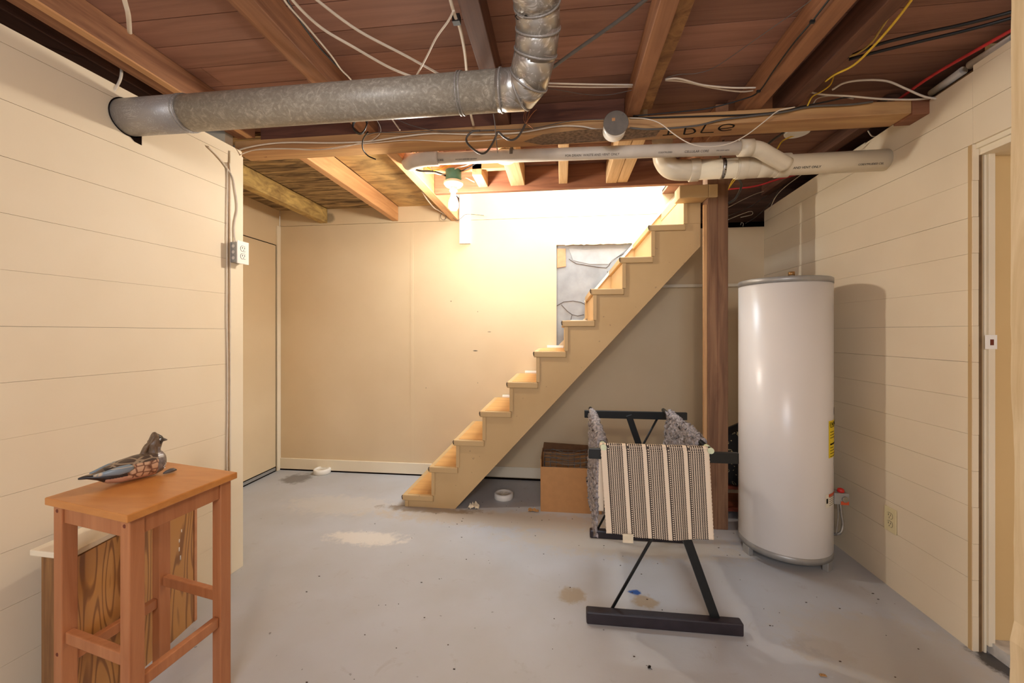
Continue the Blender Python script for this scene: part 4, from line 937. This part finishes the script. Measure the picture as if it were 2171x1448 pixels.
# striped towel over the front bar
def towel_mat():
    m, nt, bs = newmat('striped_weave'); bs.inputs['Roughness'].default_value = .9; bs.inputs['Specular IOR Level'].default_value = .1
    uv = N(nt, 'ShaderNodeTexCoord'); sep = N(nt, 'ShaderNodeSeparateXYZ'); nt.links.new(uv.outputs['UV'], sep.inputs[0])
    def mth(op, a, b_=None, c=None):
        n = N(nt, 'ShaderNodeMath', operation=op)
        for i, v in enumerate((a, b_, c)):
            if v is None: continue
            if isinstance(v, (int, float)): n.inputs[i].default_value = v
            else: nt.links.new(v, n.inputs[i])
        return n.outputs[0]
    u, v = sep.outputs[0], sep.outputs[1]
    # wobble
    wob = mth('MULTIPLY', mth('SINE', mth('MULTIPLY', v, 2*pi*46)), .0016)
    uu = mth('ADD', u, wob)
    fr = mth('FRACT', mth('MULTIPLY', mth('SUBTRACT', uu, .055), 5.35))
    ramp = N(nt, 'ShaderNodeValToRGB'); ramp.color_ramp.interpolation = 'CONSTANT'
    els = [(0, 1), (.035, 2), (.145, 1), (.17, 0), (.20, 1), (.275, 0), (.315, 1), (.385, 0), (.42, 1), (.49, 0), (.525, 1), (.60, 0), (.625, 1), (.70, 0), (.73, 1), (.805, 0)]
    cr = ramp.color_ramp; cr.elements[0].position = 0; cr.elements[0].color = (1,1,1,1); cr.elements[1].position = .8; cr.elements[1].color = (0,0,0,1)
    for p_, k in els[1:-1]:
        e = cr.elements.new(p_); e.color = (1,1,1,1) if k == 1 else ((.5,.5,.5,1) if k == 2 else (0,0,0,1))
    nt.links.new(fr, ramp.inputs[0]); val = ramp.outputs[0]
    dist = mth('ABSOLUTE', mth('SUBTRACT', fr, .09)); 
    vv = mth('FRACT', mth('MULTIPLY', v, 44)); dv = mth('MULTIPLY', mth('ABSOLUTE', mth('SUBTRACT', vv, .5)), .11)
    dd = mth('SQRT', mth('ADD', mth('MULTIPLY', dist, dist), mth('MULTIPLY', dv, dv)))
    dot = mth('LESS_THAN', dd, .034)
    chain = mth('LESS_THAN', dist, .056)
    notch = mth('MULTIPLY', mth('GREATER_THAN', mth('SINE', mth('MULTIPLY', v, 2*pi*62)), .72), mth('GREATER_THAN', fr, .15))
    dark = mth('GREATER_THAN', val, .6); dark = mth('MULTIPLY', dark, mth('SUBTRACT', 1, mth('MULTIPLY', notch, .55)))
    dark = mth('MAXIMUM', dark, chain); dark = mth('MULTIPLY', dark, mth('SUBTRACT', 1, dot))
    hem = mth('MULTIPLY', mth('GREATER_THAN', u, .045), 1); dark = mth('MULTIPLY', dark, mth('LESS_THAN', u, .965)); dark = mth('MULTIPLY', dark, hem)
    mx = N(nt, 'ShaderNodeMix'); mx.data_type = 'RGBA'; nt.links.new(dark, mx.inputs[0])
    mx.inputs[6].default_value = lin((236, 216, 190)); mx.inputs[7].default_value = lin((70, 60, 55))
    nt.links.new(mx.outputs[2], bs.inputs['Base Color'])
    nz = N(nt, 'ShaderNodeTexNoise'); nz.inputs['Scale'].default_value = 400; nt.links.new(uv.outputs['Object'], nz.inputs['Vector'])
    bp = N(nt, 'ShaderNodeBump'); bp.inputs['Strength'].default_value = .4; bp.inputs['Distance'].default_value = .002
    nt.links.new(nz.outputs[0], bp.inputs['Height']); nt.links.new(bp.outputs[0], bs.inputs['Normal'])
    return m
M['towel'] = towel_mat()
tw = thing('striped_towel', (.41, YF_, .33), 'cream and brown striped woven towel draped over the front bar of the rack', 'towel')
def sheet(x00, x01, x10, x11, zs, zb1, yo, front=True, nu=60, nv=60):
    bm = B(); uvl = bm.loops.layers.uv.new('UVMap'); G = []; UV = {}
    for j in range(nv+1):
        t = j/nv; row = []
        for i in range(nu+1):
            s = i/nu; x = (x00+(x01-x00)*s)*(1-t) + (x10+(x11-x10)*s)*t
            z = zs + (zb1-zs)*t
            y = yo + (.006*sin(s*7+1)+.004*sin(s*17))*t - (.004 if front else -.02)*t
            if t < .06: y += (1-t/.06)**2*(.014 if front else -.012)
            if i in (0, nu): x += .0012*sin(t*150)
            z -= .008*sin(s*pi)*t
            vtx = bm.verts.new((x, y, z)); UV[vtx] = (s, t); row.append(vtx)
        G.append(row)
    for j in range(nv):
        for i in range(nu):
            f = bm.faces.new((G[j][i], G[j+1][i], G[j+1][i+1], G[j][i+1])); f.smooth = True
            for l in f.loops: l[uvl].uv = UV[l.vert]
    return bm
yT = YF_-.020
a = atY(1273, 946, yT); c_ = atY(1503, 948, yT); d_ = atY(1286, 1133, yT-.01); e_ = atY(1515, 1134, yT-.01)
b = sheet(a.x, c_.x, d_.x, e_.x, .750, d_.z, yT); o = obj('front_fall', b, 'towel', tw); sm_ = o.modifiers.new('s', 'SOLIDIFY'); sm_.thickness = .003
a2 = atY(1270, 946, YF_+.022)
b = sheet(a2.x, c_.x+.02, atY(1268, 1075, YF_+.03).x, c_.x+.01, .750, .45, YF_+.020, False); o = obj('back_fall', b, 'towel', tw); sm_ = o.modifiers.new('s', 'SOLIDIFY'); sm_.thickness = .003
b = B(); bm = b; uvl = bm.loops.layers.uv.new('UVMap'); prev = None
for i in range(41):
    s = i/40; x = a.x + (c_.x-a.x)*s; row = []
    for k in range(7):
        an = pi*k/6; row.append((bm.verts.new((x, YF_-.0+.0 - cos(an)*.0185+.0, .748+sin(an)*.008)), (s, .0+.006*k)))
    if prev:
        for k in range(6):
            f = bm.faces.new((prev[k][0], row[k][0], row[k+1][0], prev[k+1][0])); f.smooth = True
            for l in f.loops:
                for q_ in prev+row:
                    if q_[0] == l.vert: l[uvl].uv = q_[1]
    prev = row
o = obj('fold', b, 'towel', tw); sm_ = o.modifiers.new('s', 'SOLIDIFY'); sm_.thickness = .003
p = atY(1331, 1131, yT-.012)
b = B(); box(b, p.x-.021, p.x+.021, yT-.018, yT-.0165, p.z-.036, p.z+.0); obj('care_tag', b, 'paper', tw)
text_mesh('tag_print', 'CARE', .008, (p.x-.014, yT-.0187, p.z-.02), (1,0,0), (0,0,1), 'inkgrey', tw) if False else None

# ================================================================== BOX, BAG AND SMALL THINGS UNDER THE STAIRS
cb = thing('cardboard_box', (.06, 2.96, 0), 'open brown cardboard box standing under the stairs', 'box')
x0, x1, y0, y1, hh = -.141, .27, 2.81, 3.10, .305
b = B(); box(b, x0, x1, y0, y0+.005, 0, hh); box(b, x0, x0+.005, y0+.005, y1, 0, hh+.05); box(b, x1-.005, x1, y0+.005, y1, 0, hh); box(b, x0+.005, x1-.005, y1-.005, y1, 0, hh+.02); box(b, x0+.005, x1-.005, y0+.005, y1-.005, 0, .006)
obj('carton', b, 'card', cb, .001)
b = B(); poly(b, [(x0, y1+.002, hh+.02), (x1, y1+.002, hh+.02), (x1-.01, y1-.03, hh+.085), (x0+.012, y1-.03, hh+.10)], (0,.004,0)); obj('back_flap', b, 'card_in', cb)
for k, (yy, dz) in enumerate(((2.87, 0), (2.93, .012), (2.99, .024), (3.04, .035))):
    b = B(); xa, xb, za, zb_ = x0+.02, x1-.05, .05, hh+.02+dz
    tube(b, [(xa, yy, za), (xb, yy, za), (xb, yy, zb_), (xa, yy, zb_), (xa, yy, za)], .0022, 6)
    for i in range(7):
        xx = xa+(xb-xa)*(i+1)/8; tube(b, [(xx, yy, za), (xx, yy, zb_)], .0012, 5)
    tube(b, smooth([(xa, yy-.01, zb_-.03), ((xa+xb)/2, yy-.015, zb_-.055+.02), (xb, yy-.01, zb_-.02)]), .002, 6)
    tube(b, smooth([(xa+.05, yy+.01, zb_+.004), ((xa+xb)/2, yy, zb_-.02), (xb-.03, yy+.01, zb_+.008)]), .0025, 6)
    one('wire_rack', b, 'card_in' if False else 'boxgrey', ['wire basket in the cardboard box, nearest the front flap', 'wire basket in the cardboard box, second from the front', 'wire basket in the cardboard box, third from the front', 'wire basket in the cardboard box, against the back'][k], 'wire basket')
def puck(px, py, lab):
    p = atZ(px, py, 0); b = B(); lathe(b, [(.066,.0),(.070,.004),(.070,.036),(.064,.042),(.052,.043),(.050,.038),(.002,.038)], p, 40)
    t = thing('plastic_disc', tuple(p), lab, 'plastic disc'); obj('shell', b, 'disc', t)
    b = B()
    for k in range(1, 4): tube(b, [(p.x+cos(a)*.012*k, p.y+sin(a)*.012*k, .0392) for a in [2*pi*i/28 for i in range(29)]], .0012, 5)
    obj('vent_rings', b, 'paper', t)
puck(683, 1003, 'white round plastic disc on the floor of the alcove')
puck(1068, 1056, 'white round plastic disc on the floor under the stairs')
def crumple(name, px, py, w, d, h, mat, lab, cat):
    p = atZ(px, py, 0); bm = B(); G = []
    for j in range(9):
        r = []
        for i in range(12):
            u, v = i/11-.5, j/8-.5; r.append(bm.verts.new((p.x+u*w+random.uniform(-.1,.1)*w*.2, p.y+v*d, .002+abs(noise.noise(Vector((u*4, v*4, px))))*h*1.6+random.uniform(0,.1)*h)))
        G.append(r)
    for j in range(8):
        for i in range(11): bm.faces.new((G[j][i], G[j][i+1], G[j+1][i+1], G[j+1][i]))
    o = one(name, bm, mat, lab, cat); m_ = o.modifiers.new('s', 'SOLIDIFY'); m_.thickness = .001; m_.offset = 1
crumple('paper_scrap', 1004, 1077, .075, .05, .03, 'paper', 'crumpled cream paper scrap on the floor before the stair foot', 'paper')
crumple('dry_leaf', 1131, 1084, .07, .03, .015, 'leaf', 'dry brown leaf on the floor beside the cardboard box', 'leaf')
crumple('wood_chip', 1745, 1434, .022, .008, .006, 'leaf', 'small orange wood chip on the floor at the bottom right', 'chip')
b = B(); p = atZ(1377, 1417, 0); tube(b, [p+Vector((-.006,-.004,.004)), p+Vector((0,0,.006)), p+Vector((.005,.006,.004))], [.002,.005,.002], 8); 
tube(b, [p+Vector((-.004,.004,.004)), p+Vector((-.010,.012,.001))], .0006, 5); tube(b, [p+Vector((.0,-.002,.004)), p+Vector((.008,-.006,.001))], .0006, 5)
one('dead_insect', b, 'ink', 'tiny dark dead insect on the floor in the foreground', 'insect')
# debris
dots = [((1004-380)/3.62, 0)]
b = B()
for i in range(150):
    x = random.uniform(-1.3, 1.5); y = random.uniform(1.15, 3.1)
    if x < -.9 and y < 1.7: continue
    s = random.uniform(.0015, .005); box(b, x-s, x+s*random.uniform(.3, 1), y-s*.4, y+s*.4, .0002, .0018)
tag(obj('floor_grit', b, 'crackm'), 'dark grit and crumbs scattered over the grey floor', 'grit', kind='stuff')
# wooden shelf and floral bag behind the heater
sh = thing('low_shelf', (1.16, 2.98, 0), 'low red brown wooden stand half hidden behind the heater', 'stand')
for zz in (.06, .205): 
    b = B(); box(b, 1.03, 1.38, 2.84, 3.12, zz-.01, zz+.01); obj('shelf', b, 'redwood', sh, .002)
for x in (1.035, 1.355):
    for y in (2.845, 3.095): b = B(); box(b, x, x+.02, y, y+.02, 0, .20); obj('leg', b, 'redwood', sh)
def floral():
    m, nt, bs = newmat('floral_fabric'); bs.inputs['Roughness'].default_value = .9
    tc = N(nt, 'ShaderNodeTexCoord'); w = N(nt, 'ShaderNodeTexNoise'); w.inputs['Scale'].default_value = 14; w.inputs['Detail'].default_value = 1.5; w.inputs['Distortion'].default_value = 2.5
    nt.links.new(tc.outputs['Object'], w.inputs['Vector']); r = N(nt, 'ShaderNodeValToRGB'); r.color_ramp.interpolation = 'CONSTANT'
    r.color_ramp.elements[0].color = lin((16,14,16)); r.color_ramp.elements[1].position = .60; r.color_ramp.elements[1].color = lin((196,176,132))
    e = r.color_ramp.elements.new(.635); e.color = lin((16,14,16)); nt.links.new(w.outputs[0], r.inputs[0]); nt.links.new(r.outputs[0], bs.inputs['Base Color']); return m
M['floral'] = floral()
b = B(); c = Vector((1.19, 2.97, 0)); lathe(b, [(.10,.2155),(.15,.23),(.165,.32),(.155,.42),(.12,.50),(.07,.55),(.02,.57)], c, 28)
for v in b.verts: v.co += Vector((noise.noise(v.co*9), noise.noise(v.co*9+Vector((5,5,5))), 0))*.02
one('fabric_bag', b, 'floral', 'black fabric bag with pale floral lines behind the heater', 'bag')
b = B(); poly(b, [(1.04, 2.92, .40), (1.2, 2.92, .50), (1.2, 2.92, .62), (1.04, 2.92, .54)], (0,.02,0)); one('black_panel', b, 'black', 'black slanted panel edge above the floral bag', 'panel')
for v in bpy.context.scene.objects[-1:]: pass

# ================================================================== LEFT CORNER: CABINET, STOOL, DUCK
ZC = .55
cA, cB_, cC = atZ(62, 1166, ZC), atZ(145, 1176, ZC), atZ(421, 1036, ZC)
cA.x = max(cA.x, lw(cA.y)+.012)
cD = cA + (cC-cB_); cD.x = max(cD.x, lw(cD.y)+.012)
ct = thing('low_cabinet', tuple(((cA+cC)/2).xy)+(0,), 'low plywood cabinet with a pale top against the left wall behind the stool', 'cabinet')
def shrink(P, k):
    c = sum(P, Vector())/len(P); return [c + (p-c)*k for p in P]
top = [cA, cB_, cC, cD]
b = B(); poly(b, [Vector((p.x, p.y, ZC-.018)) for p in top], (0,0,.018)); obj('top_board', b, 'trim', ct, .003)
body = [lerp(cA, cD, .03), lerp(cB_, cC, .03), lerp(cB_, cC, .965), lerp(cA, cD, .965)]
body[0] = lerp(body[0], body[1], .16)
b = B(); poly(b, [Vector((p.x, p.y, 0)) for p in body], (0,0,ZC-.0185)); obj('carcass', b, 'cab_side', ct)
nf = (body[2]-body[1]).normalized(); nn = Vector((nf.y, -nf.x, 0))
b = B(); poly(b, [Vector((p.x, p.y, 0))+nn*.0008 for p in (body[1], lerp(body[1], body[2], .965))] + [Vector((p.x, p.y, ZC-.019))+nn*.0008 for p in (lerp(body[1], body[2], .965), body[1])], nn*.004); obj('plywood_panel', b, 'ply_panel', ct)
b = B(); poly(b, [Vector((p.x, p.y, 0))+nn*.0008 for p in (lerp(body[1], body[2], .972), body[2])] + [Vector((p.x, p.y, ZC-.019))+nn*.0008 for p in (body[2], lerp(body[1], body[2], .972))], nn*.007); obj('edge_strip', b, 'brick', ct, .001)
b = B(); 
for k in range(9):
    t = random.uniform(.35, .9); zz = random.uniform(.3, .5); p = lerp(body[1], body[2], t)+nn*.005; p.z = zz
    tube(b, [p, p+Vector((0,0,.008+random.random()*.012))], .0025, 6, flat=.5)
obj('paint_drips', b, 'plate', ct)
# stool
ZT = .74
k_ = [atZ(*p, ZT) for p in ((106.7,1052.5),(264.7,1096.9),(497.3,1000.8),(349,977.3))]
cen = sum(k_, Vector())/4
ux = ((k_[1]-k_[0]) + (k_[2]-k_[3]))/2; uy2 = ((k_[2]-k_[1]) + (k_[3]-k_[0]))/2
lx, ly = ux.length, uy2.length; ax_, ay_ = math.atan2(ux.y, ux.x), math.atan2(uy2.y, uy2.x)
mid = (ax_+ay_)/2; dl = (ay_-ax_)/2; dl = dl + (pi/4-dl)*.35
ux = Vector((cos(mid-dl), sin(mid-dl), 0)); uy2 = Vector((cos(mid+dl), sin(mid+dl), 0))
stl = thing('bar_stool', (cen.x, cen.y, 0), 'orange brown wooden bar stool with a flat rectangular seat', 'stool')
def sp_(a, c, z): return Vector((cen.x, cen.y, 0)) + ux*a + uy2*c + Vector((0,0,z))
def sbox(bm, a0, a1, c0, c1, z0, z1, mi=0):
    poly(bm, [sp_(a0,c0,z0), sp_(a1,c0,z0), sp_(a1,c1,z0), sp_(a0,c1,z0)], (0,0,z1-z0), mi)
b = B(); sbox(b, -lx/2, lx/2, -ly/2, ly/2, ZT-.022, ZT); obj('seat', b, 'stool', stl, .003)
hx, hy = lx/2-.014, ly/2-.014; w = .040
LEG = {}
for sx in (-1, 1):
    for sy in (-1, 1):
        b = B(); x0_, x1_ = sorted((sx*hx, sx*(hx-w))); y0_, y1_ = sorted((sy*hy, sy*(hy-w)))
        sbox(b, x0_, x1_, y0_, y1_, 0, ZT-.0225); LEG[(sx, sy)] = obj('leg', b, 'stool_leg', stl, .003)
for sy in (-1, 1):
    y0_, y1_ = sorted((sy*(hy-.006), sy*(hy-.028))); b = B(); sbox(b, -hx+w+.0005, hx-w-.0005, y0_, y1_, ZT-.075, ZT-.0225); obj('apron', b, 'stool_leg', stl, .002)
    x0_, x1_ = sorted((sy*(hx-.006), sy*(hx-.028))); b = B(); sbox(b, x0_, x1_, -hy+w+.0005, hy-w-.0005, ZT-.075, ZT-.0225); obj('apron', b, 'stool_leg', stl, .002)
    zz = .31; y0_, y1_ = sorted((sy*(hy-.008), sy*(hy-.030))); b = B(); sbox(b, -hx+w+.0005, hx-w-.0005, y0_, y1_, zz, zz+.034); obj('stretcher', b, 'stool_leg', stl, .003)
    zz = .235; x0_, x1_ = sorted((sy*(hx-.008), sy*(hx-.030))); b = B(); sbox(b, x0_, x1_, -hy+w+.0005, hy-w-.0005, zz, zz+.034); obj('stretcher', b, 'stool_leg', stl, .003)
b = B()
for (a, z) in ((-hx+w/2, .70), (hx-w/2, .70), (-hx+w/2, .28)):
    p = sp_(a, -hy, z); tube(b, [p+uy2*.001, p-uy2*.0006], .0055, 12)
obj('screw_holes', b, 'redwood', stl)

# duck decoy
d0, d1 = atZ(218, 1032, ZT), atZ(343, 1003, ZT)
dd = (d1-d0).normalized(); ddn = Vector((-dd.y, dd.x, 0)); dc = (d0+d1)/2
S = (d1-d0).length/.20   # local unit: resting length 0.20
def dk(x, y, z): return Vector((dc.x, dc.y, ZT+.001)) + (dd*x + ddn*y*1.15 + Vector((0,0,z*1.35)))*S
def loft(bm, secs, seg=24, mi=0):
    rings = []
    for (c, wv, hv, tilt) in secs:
        ring = []
        for k in range(seg):
            a = 2*pi*k/seg; yy = cos(a)*wv; zz = sin(a)*hv
            ring.append(bm.verts.new((c[0]+sin(tilt)*-zz, c[1]+yy, c[2]+cos(tilt)*zz)))
        rings.append(ring)
    for a, b_ in zip(rings, rings[1:]):
        for k in range(seg): bm.faces.new((a[k], a[(k+1)%seg], b_[(k+1)%seg], b_[k])).smooth = True
    bm.faces.new(rings[0][::-1]); bm.faces.new(rings[-1])
bd = B()
loft(bd, [((-.175,0,.040),.004,.003,0), ((-.150,0,.040),.016,.006,0), ((-.120,0,.036),.028,.012,0), ((-.09,0,.034),.038,.026,0), ((-.05,0,.036),.048,.035,0), ((0,0,.039),.052,.039,0), ((.04,0,.040),.050,.040,0), ((.075,0,.042),.044,.040,0), ((.100,0,.043),.033,.034,0), ((.112,0,.044),.018,.020,0), ((.116,0,.045),.004,.005,0)])
loft(bd, [((.068,0,.050),.030,.032,.3), ((.074,0,.072),.024,.024,1.3), ((.073,0,.088),.021,.022,1.45), ((.073,0,.102),.023,.027,1.35), ((.080,0,.116),.022,.026,.9), ((.093,0,.120),.017,.019,.4), ((.104,0,.117),.009,.010,.1)])
loft(bd, [((.094,0,.130),.005,.006,1.0), ((.080,0,.132),.017,.014,.3), ((.062,0,.126),.020,.020,-.3), ((.048,0,.110),.017,.020,-.9), ((.038,0,.090),.013,.016,-1.2), ((.031,0,.072),.008,.012,-1.3), ((.029,0,.062),.003,.006,-1.3)])
dm = bpy.data.meshes.new('duck_tmp'); bmesh.ops.recalc_face_normals(bd, faces=bd.faces); bd.to_mesh(dm); bd.free()
dob = bpy.data.objects.new('duck_tmp', dm); COL.objects.link(dob)
rm = dob.modifiers.new('r', 'REMESH'); rm.mode = 'VOXEL'; rm.voxel_size = .0022
s_ = dob.modifiers.new('s', 'SMOOTH'); s_.iterations = 5
dg = bpy.context.evaluated_depsgraph_get(); dg.update(); dm2 = bpy.data.meshes.new_from_object(dob.evaluated_get(dg)); bpy.data.objects.remove(dob)
dk_t = thing('duck_decoy', tuple(dk(0,0,-.001/S)), 'carved painted wooden duck decoy resting on the bar stool', 'duck decoy')
def feather(name, c, edge, sc, k=.55, st=(1,1,1)):
    m, nt, bs = newmat(name); bs.inputs['Roughness'].default_value = .35
    tc = N(nt, 'ShaderNodeTexCoord'); mp = N(nt, 'ShaderNodeMapping'); mp.inputs['Scale'].default_value = st; v = N(nt, 'ShaderNodeTexVoronoi'); v.feature = 'DISTANCE_TO_EDGE'; v.inputs['Scale'].default_value = sc
    v.inputs['Randomness'].default_value = .35
    nt.links.new(tc.outputs['Object'], mp.inputs[0]); nt.links.new(mp.outputs[0], v.inputs['Vector'])
    r = N(nt, 'ShaderNodeValToRGB'); r.color_ramp.elements[0].color = lin(edge); r.color_ramp.elements[1].color = lin(c); r.color_ramp.elements[1].position = k*.3; r.color_ramp.elements[0].position = .02
    nt.links.new(v.outputs['Distance'], r.inputs[0]); nt.links.new(r.outputs[0], bs.inputs['Base Color']); return m
mats = [feather('duck_side', (206, 166, 132), (112, 72, 54), 55), feather('duck_back', (84, 68, 56), (160, 138, 112), 40, .25, (.6, .6, 1)), plain('duck_breast', (128, 122, 122), .25, .2, noise_amt=.25, nscale=120), wood('duck_head', (128, 108, 86), (84, 66, 52), 'z', 60, .4), plain('duck_mask', (44, 38, 36), .4), plain('duck_belly', (196, 150, 122), .4)]
for m_ in mats: dm2.materials.append(m_)
for p_ in dm2.polygons:
    c = p_.center; p_.use_smooth = True
    if c.z > .074 and c.x > .015:
        i = 3
        if c.x > .084 and c.z > .104: i = 4
        if c.x > .078 and c.z < .095: i = 2
    elif c.x > .072 + (c.z-.04)*.1: i = 2
    elif c.z < .014: i = 5
    elif c.x < -.10 : i = 4 if c.z < .045 else 1
    elif c.z > .058: i = 1
    elif c.x < -.035: i = 5 if c.z < .026 else 4
    else: i = 0
    p_.material_index = i
for v in dm2.vertices: v.co = dk(*v.co) - Vector(dk_t['_o'])
o = bpy.data.objects.new('body', dm2); COL.objects.link(o); o.parent = dk_t
for sd in (-1, 1):
    b = B(); loft(b, [((-.135,sd*.022,.044),.003,.003,0), ((-.10,sd*.036,.046),.008,.008,0), ((-.06,sd*.045,.048),.009,.014,0), ((-.03,sd*.049,.050),.007,.013,0), ((-.015,sd*.050,.050),.002,.006,0)])
    for v in b.verts: v.co = dk(*v.co)
    obj('wing_feather', b, feather('duck_blue', (128, 142, 150), (196, 180, 156), 30, .2, (.5, .5, 1.5)), dk_t)
    b = B(); bmesh.ops.create_uvsphere(b, u_segments=12, v_segments=8, radius=.0036); 
    for v in b.verts: v.co = dk(v.co.x+.088, v.co.y*.6+sd*.0195, v.co.z+.120)
    e = obj('eye_ring', b, 'plate', dk_t)
    b = B(); bmesh.ops.create_uvsphere(b, u_segments=10, v_segments=6, radius=.002)
    for v in b.verts: v.co = dk(v.co.x+.0885, v.co.y*.8+sd*.0215, v.co.z+.120)
    obj('eye', b, 'ink', dk_t)
b = B(); loft(b, [((.098,0,.117),.009,.009,0), ((.108,0,.114),.007,.006,0), ((.120,0,.111),.003,.002,0)], 14)
for v in b.verts: v.co = dk(*v.co)
obj('beak', b, 'greycab', dk_t)
b = B()
for i in range(26):
    a = random.uniform(-1.1, 1.1); zz = random.uniform(.02, .055); rr = .0
    p = (.085+.03*cos(a)*.95, sin(a)*.038, zz); 
    q = dk(.082+.031*cos(a), -abs(sin(a))*.037, zz); bm_ = bmesh.ops.create_icosphere(b, subdivisions=1, radius=.0014)
    for v in bm_['verts']: v.co += q
obj('breast_spots', b, 'plate', dk_t)
p = atZ(361, 1003, ZT); b = B(); loft(b, [((-.020,0,.004),.002,.002,0), ((-.012,0,.006),.007,.005,0), ((0,0,.008),.009,.007,0), ((.010,0,.008),.008,.006,0), ((.018,0,.006),.002,.002,0)], 14)
for v in b.verts: v.co = p + dd*v.co.x + ddn*v.co.y + Vector((0,0,v.co.z+.001))
one('carved_shell', b, 'greycab', 'small dark shiny carved piece lying on the stool beside the duck', 'ornament')

# ================================================================== RIGHT FOREGROUND PLANK
b = B(); xs = []
pa = atY(2147, 700, .915)
n = 60; pts = []
for i in range(n+1):
    z = 0+2.32*i/n; w_ = .004*noise.noise(Vector((0, 0, z*5))) + .002*noise.noise(Vector((3, 0, z*18)))
    off = -.004 if z < .62 else (.0 if z < 1.1 else -.002)
    pts.append((pa.x+w_+off-.001+ (.003 if z > .62 and z < 1.08 else 0), .86, z))
poly(b, pts + [(pa.x+.16, .86, 2.32), (pa.x+.16, .86, 0)], (0, .055, 0))
one('rough_plank', b, 'plank', 'pale rough wooden plank standing at the right edge of the view', 'plank')

for o in bpy.data.objects:
    if '_o' in o: del o['_o']
bpy.context.view_layer.update()
